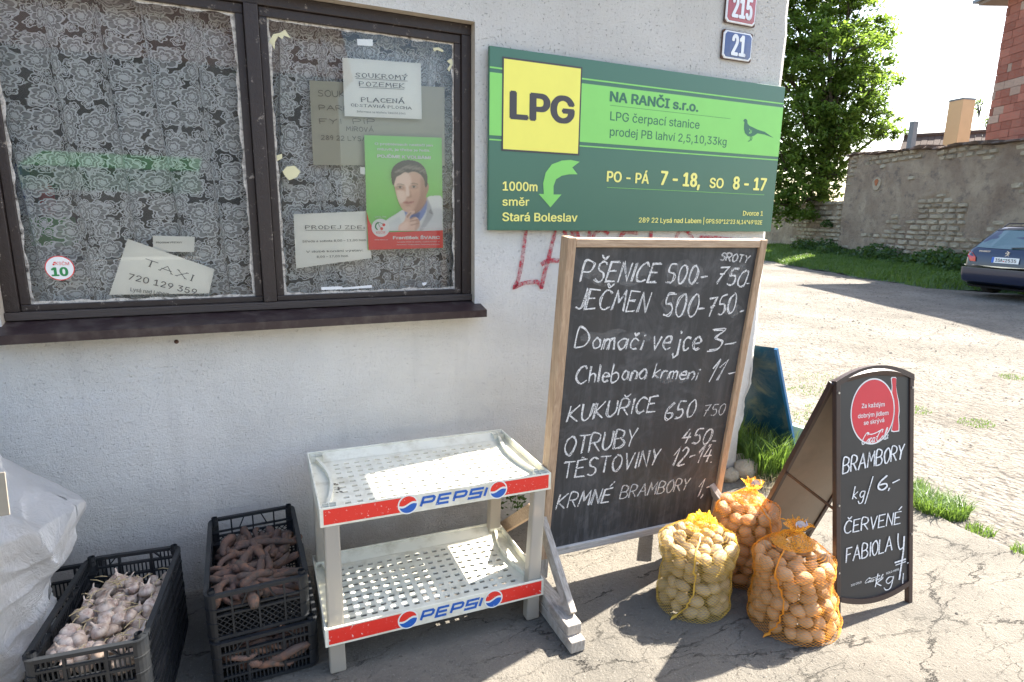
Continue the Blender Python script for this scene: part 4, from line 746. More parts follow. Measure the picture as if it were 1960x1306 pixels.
# cleats, skids and braces
for xs_, ztop in ((1.045, .36), (2.03, .36)):
    y0 = 1.66 if xs_ < 1.5 else 1.66
    mb = MB(); mb.bar((xs_, y0, .028), (xs_ + .01, 2.52, .028), .062, .048); mb.build('skid', M['oldwood'], bd, bevel=.004)
    mb = MB(); mb.bar((xs_ + .002, y0 + .035, .0745), (xs_ + .008, 2.10, .0745), .062, .044); mb.build('skid_top', M['oldwood'], bd, bevel=.004)
    mb = MB(); mb.bar((xs_ + .018, y0 + .09, .098), (xs_ + (.028 if xs_ < 1.5 else -.05), 2.045, ztop), .028, .055, (0, 1, .3)); mb.build('front_brace', M['oldwood'], bd, bevel=.003)
    mb = MB(); mb.bar((xs_ + .018, 2.50, .055), (xs_ + (.028 if xs_ < 1.5 else -.05), 2.12, ztop), .028, .055, (0, 1, .3)); mb.build('rear_brace', M['woodh'], bd, bevel=.003)
mb = MB(); mb.bar((1.10, 2.085, .05), (1.10, 2.07, .3), .05, .04, (0, 1, 0)); mb.bar((2.00, 2.085, .05), (2.00, 2.07, .3), .05, .04, (0, 1, 0)); mb.build('foot_post', M['oldwood'], bd)
K5 = lambda x, y: PXB(1030 + x / 2.967, 440 + y / 2.967)
K6 = lambda x, y: PXB(1030 + x / 2.613, 800 + y / 2.613)
def dist(K, a, b): return (V(K(*a)) - V(K(*b))).length
mb = MB()
CH = [('PŠENICE', K5, (235, 290), (665, 300), (250, 175), (238, 290), .18), ('500', K5, (720, 300), (890, 308), (740, 195), (735, 300), .05), ('.-', K5, (898, 305), (950, 300), (0, 0), (0, 95), 0), ('750', K5, (1000, 303), (1165, 330), (1010, 205), (1005, 305), .1), ('-', K5, (1178, 330), (1192, 330), (0, 0), (0, 70), 0),
 ('JEČMEN', K5, (205, 445), (612, 468), (240, 345), (240, 460), .1), ('500', K5, (700, 490), (892, 490), (720, 365), (715, 490), .05), ('-', K5, (903, 478), (935, 475), (0, 0), (0, 80), 0), ('750', K5, (955, 498), (1110, 470), (960, 380), (955, 490), .12), ('-', K5, (1142, 490), (1160, 488), (0, 0), (0, 80), 0),
 ('Domači', K5, (203, 672), (585, 682), (215, 560), (205, 675), .05), ('vejce', K5, (642, 680), (910, 680), (650, 550), (650, 680), 0), ('3', K5, (955, 690), (1030, 685), (960, 568), (955, 690), .05), ('-', K5, (1052, 688), (1110, 680), (0, 0), (0, 110), 0),
 ('Chlebana', K5, (205, 875), (605, 848), (230, 775), (215, 875), .05), ('krmeni', K5, (645, 840), (895, 852), (660, 758), (650, 838), .1), ('11', K5, (948, 860), (1018, 857), (980, 735), (960, 855), .35), ('-', K5, (1072, 848), (1108, 842), (0, 0), (0, 90), 0),
 ('KUKUŘICE', K5, (162, 1092), (660, 1030), (180, 1000), (170, 1092), .12), ('650', K5, (710, 1082), (880, 1060), (725, 985), (715, 1080), .1),
 ('OTRUBY', K5, (140, 1283), (545, 1225), (155, 1180), (148, 1283), .1), ('450', K5, (808, 1212), (965, 1215), (820, 1130), (812, 1212), .1), (',-', K5, (968, 1222), (1002, 1220), (0, 0), (0, 70), 0),
 ('TĚSTOVINY', K6, (115, 308), (598, 232), (120, 225), (118, 308), .08), ('12-14', K6, (655, 242), (850, 222), (665, 152), (660, 240), .15), ('.', K6, (860, 222), (868, 222), (0, 0), (0, 50), 0),
 ('KRMNÉ', K6, (85, 458), (350, 420), (105, 385), (90, 458), .15), ('1,-', K6, (785, 395), (850, 380), (795, 310), (788, 392), .2)]
for s_, K, a, b, h1, h2, sl in CH:
    mb = MB(); script(mb, bp, s_, K(*a), K(*b), dist(K, h1, h2), .0052, sl, .05, dbl=1); mb.build('chalk_line', M['chalk'], bd)
mb = MB()
for a in (('SROTY', K5(1030, 172), K5(1190, 190), .032, .005, .1, .03), ('750', K5(930, 1060), K5(1050, 1050), .055, .0034, .1), ('BRAMBORY', K6(405, 405), K6(745, 360), .062, .0042, .1)):
    mb = MB(); script(mb, bp, *a, dbl=1); mb.build('faint_chalk_line', M['chalkthin'], bd)
# smeared chalk clouds left by wiping
mb = MB()
for a, b, w_ in (((240, 250), (660, 250), .09), ((720, 240), (930, 260), .10), ((240, 620), (640, 620), .07), ((700, 430), (900, 420), .09), ((1080, 260), (1190, 230), .08), ((650, 840), (900, 830), .05), ((1050, 420), (1150, 470), .06)):
    p, q = V(K5(*a)), V(K5(*b))
    LAY[0] += 1; n = 16; pts = [p.lerp(q, k / n) + V((0, .008 * math.sin(k))) for k in range(n + 1)]; mb.ribbon(bp, pts, [w_ * (math.sin(math.pi * (k + .3) / (n + .6)) ** .5) for k in range(n + 1)], .0003 + (LAY[0] % 9) * 3e-5); mb.build('chalk_smear', M['chalkdust'], bd); mb = MB()

# ================================================================== BOTTLE SHELF
sh = thing('display_shelf', 'two tier cream plastic drinks shelf with red and blue Pepsi bands', 'shelf', (.62, 2.2, 0))
def ribtext(mb, pl, word, p0, p1, cap, wd, shear, off):
    gl = {'P': ([[(0, 0), (0, 1), (.85, 1), (.98, .86), (.98, .56), (.85, .42), (.02, .42)]], 1.0), 'E': ([[(1, 1), (0, 1), (0, 0), (1, 0)], [(.13, .5), (.92, .5)]], 1.0), 'S': ([[(1, .86), (1, 1), (0, 1), (0, .5), (1, .5), (1, 0), (0, 0), (0, .14)]], 1.0), 'I': ([[(0, 0), (0, 1)]], 0.)}
    p0, p1 = V(p0), V(p1); L = (p1 - p0).length; d = (p1 - p0) / L; n = V((-d.y, d.x)); tot = sum(gl[c][1] for c in word) + .42 * (len(word) - 1) ; k = (L - shear * cap) / tot; x = 0
    for c_ in word:
        for i, st in enumerate(gl[c_][0]): mb.ribbon(pl, [p0 + d * ((x + a) * k + b * cap * shear) + n * (wd / 2 + b * (cap - wd)) for a, b in st], wd, off + i * 4e-5)
        x += gl[c_][1] + .42
def tray(FL, yaw, W, Dp, z, legbot):
    """perforated tray: FL front left corner of the rim"""
    ex = V((math.cos(yaw), math.sin(yaw), -.012)).normalized(); ey = V((-math.sin(yaw), math.cos(yaw), 0)); ez = V((0, 0, 1)); O = V((FL[0], FL[1], z))
    P = lambda a, b, c: O + ex * a + ey * b + ez * c
    mb = MB(); nx, ny = 17, 9; hx, hy = .021, .014; x0, x1, y0, y1 = .085, W - .085, .05, Dp - .075; px_, py_ = (x1 - x0) / nx, (y1 - y0) / ny
    X = [.0]; Y = [.0]
    for i in range(nx): X += [x0 + px_ * (i + .5) - hx / 2, x0 + px_ * (i + .5) + hx / 2]
    for j in range(ny): Y += [y0 + py_ * (j + .5) - hy / 2, y0 + py_ * (j + .5) + hy / 2]
    X.append(W); Y.append(Dp); zt, zb = -.028, -.033
    hole = lambda i, j: 0 <= i < len(X) - 1 and 0 <= j < len(Y) - 1 and i % 2 == 1 and j % 2 == 1
    for i in range(len(X) - 1):
        for j in range(len(Y) - 1):
            a, b, c_, d = X[i], X[i + 1], Y[j], Y[j + 1]
            sag = 0
            if hole(i, j):
                mb.add([P(a, c_, zt), P(b, c_, zt), P(b, d, zt), P(a, d, zt), P(a, c_, zb), P(b, c_, zb), P(b, d, zb), P(a, d, zb)], [(0, 1, 5, 4), (1, 2, 6, 5), (2, 3, 7, 6), (3, 0, 4, 7)])
            else: mb.add([P(a, c_, zt), P(b, c_, zt), P(b, d, zt), P(a, d, zt), P(a, c_, zb), P(b, c_, zb), P(b, d, zb), P(a, d, zb)], [(0, 1, 2, 3), (7, 6, 5, 4)])
    plate = mb.build('tray_plate', M['cream'], sh)
    mb = MB(); HB = .072; tk = .007
    def wallb(a0, b0, a1, b1, top=0, bot=-HB): mb.prism([P(a0, b0, bot), P(a1, b0, bot), P(a1, b1, bot), P(a0, b1, bot)], ez * (top - bot))
    wallb(0, 0, W, tk); wallb(0, Dp - tk, W, Dp, .004); wallb(0, tk, tk, Dp - tk); wallb(W - tk, tk, W, Dp - tk)
    mb.build('rim', M['cream'], sh, bevel=.0015)
    # sloping inner border behind the rim
    mb = MB(); mb.add([P(tk, Dp - tk, -.004), P(W - tk, Dp - tk, -.004), P(W - tk - .04, Dp - .055, zt + .0008), P(tk + .04, Dp - .055, zt + .0008)], [(3, 2, 1, 0)]); mb.build('back_slope', M['cream'], sh)
    # curved side ridges
    for s in (0, 1):
        path = []
        for k in range(15):
            u = k / 14; a = .026 + .042 * math.sin(math.pi * (u * .9 + .05)); b = .05 + (Dp - .09) * u; path.append((W - a if s else a, b))
        mb = MB()
        for (a, b), (a2, b2) in zip(path, path[1:]):
            e = .006
            mb.add([P(a - e, b, zt), P(a + e, b, zt), P(a + e, b, zt + .019), P(a - e, b, zt + .019), P(a2 - e, b2, zt), P(a2 + e, b2, zt), P(a2 + e, b2, zt + .019), P(a2 - e, b2, zt + .019)], [(0, 3, 7, 4), (3, 2, 6, 7), (1, 5, 6, 2)])
        mb.build('side_ridge', M['cream'], sh)
    # corner sockets
    for a, b in ((.010, .010), (W - .06, .010), (.010, Dp - .048), (W - .06, Dp - .048)):
        mb = MB(); w_, d_ = .05, .036
        for q in range(3): mb.prism([P(a + q * w_ / 2 - .001, b, zt), P(a + q * w_ / 2 + .001, b, zt), P(a + q * w_ / 2 + .001, b + d_, zt), P(a + q * w_ / 2 - .001, b + d_, zt)], ez * .025)
        for q in range(3): mb.prism([P(a, b + q * d_ / 2 - .001, zt), P(a + w_, b + q * d_ / 2 - .001, zt), P(a + w_, b + q * d_ / 2 + .001, zt), P(a, b + q * d_ / 2 + .001, zt)], ez * .0245)
        mb.build('leg_socket', M['cream'], sh)
    # printed band
    pl = Plane(P(0, 0, -HB), ex, ez); nn = -1 if pl.n.dot(V((0, -1, 0))) < 0 else 1
    def q(a0, a1, b0, b1, o): return [pl.P(a0, b0, o * nn), pl.P(a1, b0, o * nn), pl.P(a1, b1, o * nn), pl.P(a0, b1, o * nn)]
    rz0, rz1 = .009, HB - .006; gx1, gx2, gr = W * .345, W * .742, HB * .455
    for a_, b_ in ((.012, gx1), (gx2, W - .012)): mb = MB(); mb.poly(q(a_, b_, rz0, rz1, .0006)); mb.build('red_band', M['p_red'], sh)
    for gx in (gx1, gx2):
        c_ = V((gx, HB * .5)); mb = MB(); mb.poly(disc(pl, c_, gr * 1.16, gr * 1.16, .0010)); mb.build('globe_ring', M['p_white'], sh)
        up, dn = [], []; n = 20
        wave = lambda u, o: c_.y + o + gr * .22 * math.sin(u * 2.6) * 1
        mb = MB(); a = [V((c_.x + gr * math.cos(t_), c_.y + gr * math.sin(t_))) for t_ in np.linspace(.30, math.pi + .12, 22)]; b = [V((c_.x + gr * u, wave(u, gr * .10))) for u in np.linspace(-.97, .92, 12)]
        mb.poly([pl.P(p.x, p.y, .0014) for p in a + b]); mb.build('globe_red', M['p_red'], sh)
        mb = MB(); a = [V((c_.x + gr * math.cos(t_), c_.y + gr * math.sin(t_))) for t_ in np.linspace(math.pi + .30, 2 * math.pi + .12, 22)]; b = [V((c_.x + gr * u, wave(u, -gr * .14))) for u in np.linspace(.97, -.92, 12)]
        mb.poly([pl.P(p.x, p.y, .0014) for p in a + b]); mb.build('globe_blue', M['p_blue'], sh)
    mb = MB(); ribtext(mb, pl, 'PEPSI', (gx1 + gr * 1.45, HB * .21), (gx2 - gr * 1.4, HB * .21), HB * .60, HB * .135, .26, .0012); mb.build('lettering', M['p_blue'], sh)
    return P
Pu = tray((.180, 1.985), -.022, .895, .53, .605, .2)
Pd = tray((.168, 1.905), -.022, .845, .49, .192, 0)
def post(pa, pb, w_, d_, nm='leg'):
    mb = MB(); pa, pb = V(pa), V(pb); t = .003
    n = 10; ex, ey = V((1, -.02, 0)) * w_ / 2, V((.02, 1, 0)) * d_ / 2
    ring = lambda p, k: [p - ex * k - ey * k, p + ex * k - ey * k, p + ex * k + ey * k, p - ex * k + ey * k]
    mb.add(ring(pa, 1) + ring(pb, .94), [(0, 1, 5, 4), (1, 2, 6, 5), (2, 3, 7, 6), (3, 0, 4, 7), (3, 2, 1, 0), (4, 5, 6, 7)]); mb.build(nm, M['leg'], sh, bevel=.006)
for a, b in ((.04, .03), (.04, -.03), (-.04, .03), (-.04, -.03)):
    W1, D1, W2, D2 = .895, .53, .845, .49
    top = Pu(a if a > 0 else W1 + a, b if b > 0 else D1 + b, -.034); mid = Pd(a if a > 0 else W2 + a, b if b > 0 else D2 + b, -.026); post(mid, top, .056, .045)
    mid2 = Pd(a if a > 0 else W2 + a, b if b > 0 else D2 + b, -.034); bot = V((mid2.x, mid2.y, .002)); post(bot, mid2, .056, .045, 'foot')
tag(sh)
# dry leaf scraps on the upper tray
mb = MB()
for k in range(16):
    c_ = Pu(.075 + U(-.02, .02), .19 + U(-.05, .05), -.027 + U(0, .004)); a = U(0, 6.3); d = V((math.cos(a), math.sin(a), U(-.1, .2))) * U(.006, .013); e = V((-d.y, d.x, .002)) * .35; mb.add([c_ - d, c_ + e, c_ + d, c_ - e], [(0, 1, 2, 3)])
tag(mb.build('dry_leaf_litter', M['soil']), 'crumbled dry leaf on the left end of the upper shelf tray', 'leaf litter', kind='stuff')

# ================================================================== A-BOARD
Y2, L2 = -.05, -.159
ro = V((math.cos(-.106), math.sin(-.106), .004)); lean2 = .150
uo = V((-math.sin(-.106) * math.sin(lean2), math.cos(-.106) * math.sin(lean2), math.cos(lean2)))
ap = Plane(V((2.112, 1.398, .003)), ro, uo); AW, AH, AS = .419, .985, .022
ab = thing('pavement_sign', 'arched black folding pavement sign advertising potatoes beside the net bags', 'sandwich board', (2.3, 1.55, 0))
def arch(a, h, rise): return h + rise * (1 - ((a - AW / 2) / (AW / 2)) ** 2)
def abox(mb, a0, a1, b0, b1, o0, o1, P_=None): P_ = P_ or ap; mb.prism([P_.P(a0, b0, o0), P_.P(a1, b0, o0), P_.P(a1, b1, o0), P_.P(a0, b1, o0)], P_.n * (o1 - o0))
def leaf_(P_, front):
    for a0, a1 in ((0, AS), (AW - AS, AW)):
        mb = MB(); abox(mb, a0, a1, -.003, AH + .002, -.022, 0, P_); mb.build('stile', M['ab_frame'], ab, bevel=.002)
    for nm, h, rise, wd in (('top_rail', AH, .052, .024), ('bottom_rail', .105, -.045, .022)):
        mb = MB(); n = 18; ins, outs = [], []
        for k in range(n + 1):
            a = AS + (AW - 2 * AS) * k / n if nm == 'bottom_rail' else AW * k / n; z = arch(a, h, rise); ins.append((a, z - wd)); outs.append((a, z))
        vs = [P_.P(a, z, o) for o in (0.001, -.023) for (a, z) in ins + outs]; m = n + 1; fs = []
        for k in range(n):
            fs += [(k, k + 1, k + 1 + m, k + m), (k + 1 + 2 * m, k + 2 * m, k + 3 * m, k + 1 + 3 * m), (k + 1, k, k + 2 * m, k + 1 + 2 * m), (k + m, k + 1 + m, k + 1 + 3 * m, k + 3 * m)]
        mb.add(vs, fs); mb.build(nm, M['ab_frame'], ab)
    mb = MB(); n = 18; lo = [(a, arch(a, .105, -.045) - .012) for a in np.linspace(AS - .004, AW - AS + .004, n + 1)]; hi_ = [(a, arch(a, AH, .052) - .016) for a in np.linspace(AS - .004, AW - AS + .004, n + 1)]
    for o, m_, nm in ((-.007, M['ab_panel'] if front else M['ab_back'], 'panel'), (-.013, M['ab_back'], 'panel_back')):
        mb = MB(); vs = [P_.P(a, z, o) for a, z in lo] + [P_.P(a, z, o) for a, z in hi_]; mb.add(vs, [(k, k + 1, k + 2 + n, k + 1 + n) if o > -.01 else (k + 1, k, k + 1 + n, k + 2 + n) for k in range(n)]); mb.build(nm, m_, ab)
leaf_(ap, True)
# rear leaf hinged at the top
top = ap.P(0, AH - .02, -.03); rb_ = V((2.165, 1.975, .003)); ub = (top + V((0, .012, 0)) - rb_); rp = Plane(rb_, ro, ub.normalized()); rp.n = rp.n * -1
AHs = AH; AH = ub.length + .02
_P = rp.P
leaf_(rp, False); AH = AHs
for a0 in (.004, AW - .010):
    mb = MB(); p = ap.P(a0 + .003, .46, -.02); q = V((p.x + .025, 1.75, .50)); r = rp.P(a0 + .003, .44, .02) if False else rp.P(a0 + .003, .40, 0)
    mb.bar(p, q, .004, .012); mb.bar(q, r, .004, .012); mb.build('stay', M['ab_frame'], ab)
for a, b in ((.011, AH - .045), (AW - .011, AH - .055), (.011, .48), (AW - .011, .30), (.011, .2)):
    mb = MB(); mb.prism(disc(ap, V((a, b)), .0045, .0045, 0, 10), ap.n * .004); mb.build('screw', M['screw'], ab)
A6 = lambda x, y: ap.px(1560 + x / 2.513, 680 + y / 2.513)
OF = -.0062
c0 = V(A6(285, 272)); rx = (V(A6(391, 272)) - V(A6(180, 272))).length / 2; ry = abs(A6(285, 112)[1] - A6(285, 272)[1])
cut = A6(290, 430)[1]
def cutdisc(r, o, extra=0):
    pts = []; 
    for k in range(60):
        t_ = 2 * math.pi * k / 60; z = c0.y + r * ry / rx * math.sin(t_); pts.append(ap.P(c0.x + r * math.cos(t_), max(z, cut + extra), o))
    return pts
mb = MB(); mb.poly(cutdisc(rx, OF)); mb.build('white_ring', M['white'], ab); mb = MB(); mb.poly(cutdisc(rx * .955, OF + .0006, .0)); mb.build('red_disc', M['ab_red'], ab)
bt = [(376, 106), (395, 106), (398, 112), (397, 150), (403, 190), (411, 225), (414, 270), (410, 300), (413, 340), (412, 368), (385, 372), (372, 368), (380, 330), (388, 300), (391, 260), (386, 215), (374, 180), (376, 150), (372, 112)]
mb = MB(); mb.poly([ap.P(*A6(*p), OF - .0003) for p in bt]); mb.build('bottle_outline', M['white'], ab)
bc = V((0, 0));
for p in bt: bc += V(A6(*p))
bc /= len(bt); mb = MB(); mb.poly([ap.P(*(bc + (V(A6(*p)) - bc) * V((.80, .965)) if False else (bc.x + (A6(*p)[0] - bc.x) * .80, bc.y + (A6(*p)[1] - bc.y) * .965)), OF + .0002) for p in bt]); mb.build('bottle_red', M['ab_red'], ab)
for s_, a, b, cp, bo in (('Za každým', (230, 256), (340, 247), .0175, .01), ('dobrým jídlem', (212, 305), (358, 288), .0175, .01), ('se skrývá', (240, 338), (338, 322), .0175, .01)):
    mb = MB(); put(mb, ap, s_, A6(*a), A6(*b), cp, bold=bo, off=OF + .0012); mb.build('lettering', M['white'], ab)
def coke(p0, p1, h, w_, off, clip=None):
    p0, p1 = V(p0), V(p1); L = (p1 - p0).length; d = (p1 - p0) / L; n = V((-d.y, d.x)); mb = MB()
    for i, path in enumerate([[(.17, .78), (.20, .98), (.12, 1.0), (.04, .6), (.02, .2), (.08, .02), (.17, .2)], [(.22, .3), (.19, .12), (.23, .02), (.28, .2), (.27, .42), (.22, .3)], [(.38, .4), (.33, .45), (.30, .15), (.34, .02), (.40, .2)], [(.48, .4), (.43, .42), (.41, .12), (.45, .02), (.49, .2), (.50, .42), (.49, .1), (.53, .05)],
        [(.53, .45), (.58, .5)], [(.72, .75), (.74, 1.0), (.67, 1.0), (.60, .6), (.58, .2), (.64, .0), (.72, .2)], [(.75, .3), (.73, .1), (.77, .02), (.81, .2), (.80, .42), (.75, .3)], [(.84, .1), (.88, .5), (.92, 1.0), (.88, 1.05), (.86, .5), (.86, .1), (.90, .05)], [(.97, .4), (.92, .42), (.91, .12), (.94, .02), (.98, .2), (1.0, .42), (.98, .1), (1.03, .1)], [(.12, 1.0), (.3, .8), (.5, .85), (.66, 1.0)]]):
        pts = smoothpath([p0 + d * (x + .12 * y) * L + n * y * h for x, y in path], 4); mb.ribbon(ap, pts, [w_ * (.6 + .5 * abs(math.sin(k * 1.1))) for k in range(len(pts))], off + i * 3e-5)
    return mb.build('script_logo', M['white'], ab)
coke(A6(226, 434), A6(352, 405), .044, .0042, OF + .0013)
for s_, a, b, cp in (('ICE COLD', (179, 1116), (230, 1098), .0085), ('SOLD HERE', (348, 1058), (411, 1036), .0085)):
    mb = MB(); put(mb, ap, s_, A6(*a), A6(*b), cp, bold=.01, off=OF + .0006); mb.build('lettering', M['white'], ab)
coke(A6(243, 1102), A6(330, 1080), .019, .0026, OF + .0006)
def chalkline(pl, par, name, items, mat, **k):
    mb = MB()
    for a in items: script(mb, pl, *a, **k)
    return mb.build(name, mat, par)
for it in ([('BRAMBORY', A6(135, 572), A6(428, 500), .062, .0046, .18)], [('kg', A6(182, 694), A6(236, 688), .052, .0034, .25)], [('/', A6(242, 712), A6(276, 700), .085, .0036, .2)], [('6', A6(302, 655), A6(346, 645), .056, .0060, .1), (',-', A6(352, 648), A6(412, 622), .045, .0046, 0)],
    [('ČERVENÉ', A6(140, 862), A6(412, 812), .052, .0042, .12)], [('FABIOLA', A6(152, 1002), A6(372, 940), .060, .0042, .12)], [('kg', A6(290, 1118), A6(372, 1100), .055, .0034, .3)]):
    chalkline(ap, ab, 'chalk_line', it, M['marker'], jit=.012, off=OF + .0022, dbl=1)
mb = MB()
for k, (pth, wd) in enumerate((([(403, 858), (402, 900), (410, 935), (428, 925)], .006), ([(432, 872), (428, 940), (420, 1000), (408, 1082)], .0085), ([(386, 1000), (440, 982)], .007), ([(390, 1012), (440, 994)], .004), ([(428, 1050), (424, 1100)], .0045), ([(446, 1002), (462, 996)], .004))):
    mb.ribbon(ap, smoothpath([V(A6(*p)) for p in pth], 3), wd, OF + .0034 + k * 5e-5)
mb.build('chalk_line', M['marker'], ab)

# ================================================================== CRATES
def crate(cx_, cy_, z, yaw, W, Dp, Hh, label, style=0, group=None):
    t_ = thing('plastic_crate', label, 'crate', (cx_, cy_, z), group); R = MX.Translation((cx_, cy_, z)) @ MX.Rotation(yaw, 4, 'Z'); th = .004; co = .034
    def side(nm, A, B, inw):
        """lattice wall from A to B (2-D), inw = inward normal"""
        A, B, inw = V(A).to_3d(), V(B).to_3d(), V(inw).to_3d(); L = (B - A).length; d = (B - A) / L; mb = MB(); mb.M = R
        def s_(a0, z0, a1, z1, w_=.004, t_=.008, o=0): 
            p, q = A + d * a0 + V((0, 0, z0)) + inw * (.006 + o), A + d * a1 + V((0, 0, z1)) + inw * (.006 + o); mb.bar(p, q, t_, w_, V((0, 0, 1)) if abs(z1 - z0) < abs(a1 - a0) * .3 else d)
        c = co; hgt_ = Hh
        s_(c, Hh - .006, L - c, Hh - .006, .012, .016); s_(c, .006, L - c, .006, .012, .012)
        if style == 0:      # diamond lattice below, big openings above
            s_(c, Hh * .52, L - c, Hh * .52, .007, .010); s_(c, Hh * .64, L - c, Hh * .64, .006, .010)
            for k in range(1, 4): s_(L * k / 4, .01, L * k / 4, Hh - .01, .006, .012)
            s_(L * .34, Hh * .66, L * .40, Hh - .012); s_(L * .66, Hh * .66, L * .60, Hh - .012)
            n = int((L - 2 * c) / .022); zz = Hh * .52
            for k in range(-3, n + 1):
                for sg_ in (1, -1):
                    a0 = c + k * .022; a1 = a0 + zz * .9; lo, hi_ = (max(a0, c), min(a1, L - c))
                    if hi_ - lo < .01: continue
                    f0, f1 = (lo - a0) / (a1 - a0), (hi_ - a0) / (a1 - a0)
                    if sg_ < 0: f0, f1 = 1 - f0, 1 - f1
                    s_(lo, .01 + f0 * (zz - .012), hi_, .01 + f1 * (zz - .012), .0028, .004, .001 * sg_)
        else:               # vertical slots in rows
            for f in (.25, .5, .75): s_(c, Hh * f, L - c, Hh * f, .008, .012)
            n = int((L - 2 * c) / .0125)
            for k in range(1, n): s_(c + k * (L - 2 * c) / n, .01, c + k * (L - 2 * c) / n, Hh * (.75 if .2 < k / n < .8 else .95), .0045, .004)
            for k in (1, 2): s_(L * k / 3, .01, L * k / 3, Hh - .01, .007, .013)
            s_(L * .22, Hh * .76, L * .30, Hh - .012); s_(L * .78, Hh * .76, L * .70, Hh - .012)
        return mb.build(nm, M['crate'], t_)
    x, y = W / 2, Dp / 2
    side('side_panel', (-x, -y), (x, -y), (0, 1)); side('side_panel', (x, y), (-x, y), (0, -1)); side('side_panel', (-x, y), (-x, -y), (1, 0)); side('side_panel', (x, -y), (x, y), (-1, 0))
    for sx in (-1, 1):
        for sy in (-1, 1):
            mb = MB(); mb.M = R; n = 5; r = co; cx2, cy2 = sx * (x - r), sy * (y - r); pts = []
            a0 = math.atan2(sy, sx) - math.pi / 4
            arc = [(cx2 + r * math.cos(a0 + math.pi / 2 * k / n), cy2 + r * math.sin(a0 + math.pi / 2 * k / n)) for k in range(n + 1)]; inn = [(cx2 + (r - .005) * math.cos(a0 + math.pi / 2 * k / n), cy2 + (r - .005) * math.sin(a0 + math.pi / 2 * k / n)) for k in range(n + 1)]
            for (a, b), (a2, b2), (c_, d), (c2_, d2) in zip(arc, arc[1:], inn, inn[1:]): mb.add([(a, b, 0), (a2, b2, 0), (a2, b2, Hh), (a, b, Hh), (c_, d, 0), (c2_, d2, 0), (c2_, d2, Hh), (c_, d, Hh)], [(0, 1, 2, 3), (5, 4, 7, 6), (3, 2, 6, 7), (1, 0, 4, 5), (0, 3, 7, 4), (2, 1, 5, 6)])
            for f in (.05, .35, .66, .97): mb.prism([(arc[0][0] - 0, arc[0][1], Hh * f)] + [(p[0] * 1.008, p[1] * 1.008, Hh * f) for p in arc] + [(cx2, cy2, Hh * f)], (0, 0, .004))
            mb.tube([(cx2 + r * .35 * sx, cy2 + r * .35 * sy, Hh - .022), (cx2 + r * .35 * sx, cy2 + r * .35 * sy, Hh + .012)], .0115, 12, False); mb.tube([(cx2 + r * .35 * sx, cy2 + r * .35 * sy, Hh + .012), (cx2 + r * .35 * sx, cy2 + r * .35 * sy, Hh - .022)], .0085, 12, False)
            mb.build('corner_post', M['crate'], t_)
    mb = MB(); mb.M = R
    for k in range(15): mb.box((-x + .02 + (W - .04) * k / 14, 0, .004), (.004, Dp - .02, .005))
    for k in range(21): mb.box((0, -y + .02 + (Dp - .04) * k / 20, .0035), (W - .02, .004, .0045))
    mb.build('base_grid', M['crate'], t_); return R
CR_H = .155
R1 = crate(-.035, 2.275, .192, .012, .330, .57, .170, 'black crate of dirty carrots on top of the pair beside the Pepsi shelf', 0)
R2 = crate(-.02, 2.265, .006, .00, .345, .58, .182, 'black slotted crate below the crate of carrots next to the Pepsi shelf', 1)
R3 = crate(-.470, 2.130, .188, -.098, .310, .55, .172, 'black crate of garlic bulbs between the white sack and the carrots', 1)
R4 = crate(-.485, 2.160, .004, -.06, .345, .58, .180, 'black crate of carrots underneath the crate of garlic', 1)
R5 = crate(-.74, 2.33, .004, -.02, .33, .52, .25, 'dark empty crate wedged between the white sack and the garlic crates', 1)
mb = MB(); mb.M = R1 @ MX.Translation((.06, -.291, .055)); mb.box((0, 0, 0), (.12, .0035, .07)); 
# vegetables
def carrot_mesh(seed):
    random.seed(seed); L = U(.09, .17); r = U(.010, .019); n = 9; bend = U(-.03, .03); b2 = U(-.012, .012); mb = MB(); pts, rad = [], []
    for k in range(n + 1):
        u = k / n; pts.append((L * (u - .5), bend * math.sin(math.pi * u) , b2 * math.sin(2 * math.pi * u))); rad.append(r * (1 - .45 * u ** 1.6) * (1 + .16 * NZ.noise(V((u * 7, seed, 0)))) * (.62 if k == 0 else 1) * (.35 if k == n else 1))
    mb.tube(pts, rad, 9); return mb
def proto(mb, name, mat, smooth=True):
    me = bpy.data.meshes.new(name); me.from_pydata(mb.v, [], mb.f); me.materials.append(mat); me.polygons.foreach_set('use_smooth', [smooth] * len(me.polygons)); me.update(); return me
CM = [proto(carrot_mesh(i), 'carrot', M['carrot']) for i in range(14)]
def inst(name, me, M4, label, cat, group):
    o = bpy.data.objects.new(name, me); COL.objects.link(o); o.matrix_world = M4; return tag(o, label, cat, group)
random.seed(11)
def heap(R, W, Dp, ztop, n, label, group, slope=.05):
    k = 0
    for lay, cnt in ((0, n // 2), (1, n - n // 2)):
        for i in range(cnt):
            x, y = U(-W / 2 + .045, W / 2 - .045), -Dp / 2 + .05 + (Dp - .10) * ((i + U(0, 1)) / cnt)
            z = ztop + lay * .024 + slope * (-(y / Dp)) * 0 - .05 * (abs(x) / W) + U(-.006, .008) - (.035 if y > Dp * .22 else 0)
            a = U(-.6, .6) + (math.pi / 2 if RN() < .6 else 0) * 1 + (math.pi if RN() < .5 else 0)
            inst('carrot', CM[int(RN() * 13.99)], R @ MX.Translation((x, y, z)) @ MX.Rotation(a, 4, 'Z') @ MX.Rotation(U(-.22, .22), 4, 'Y') @ MX.Rotation(U(0, 6.3), 4, 'X'), label, 'carrot', group)
heap(R1, .33, .57,   .105, 96, 'dirty brown carrot heaped in the upper crate beside the Pepsi shelf', 'carrots in the upper crate')
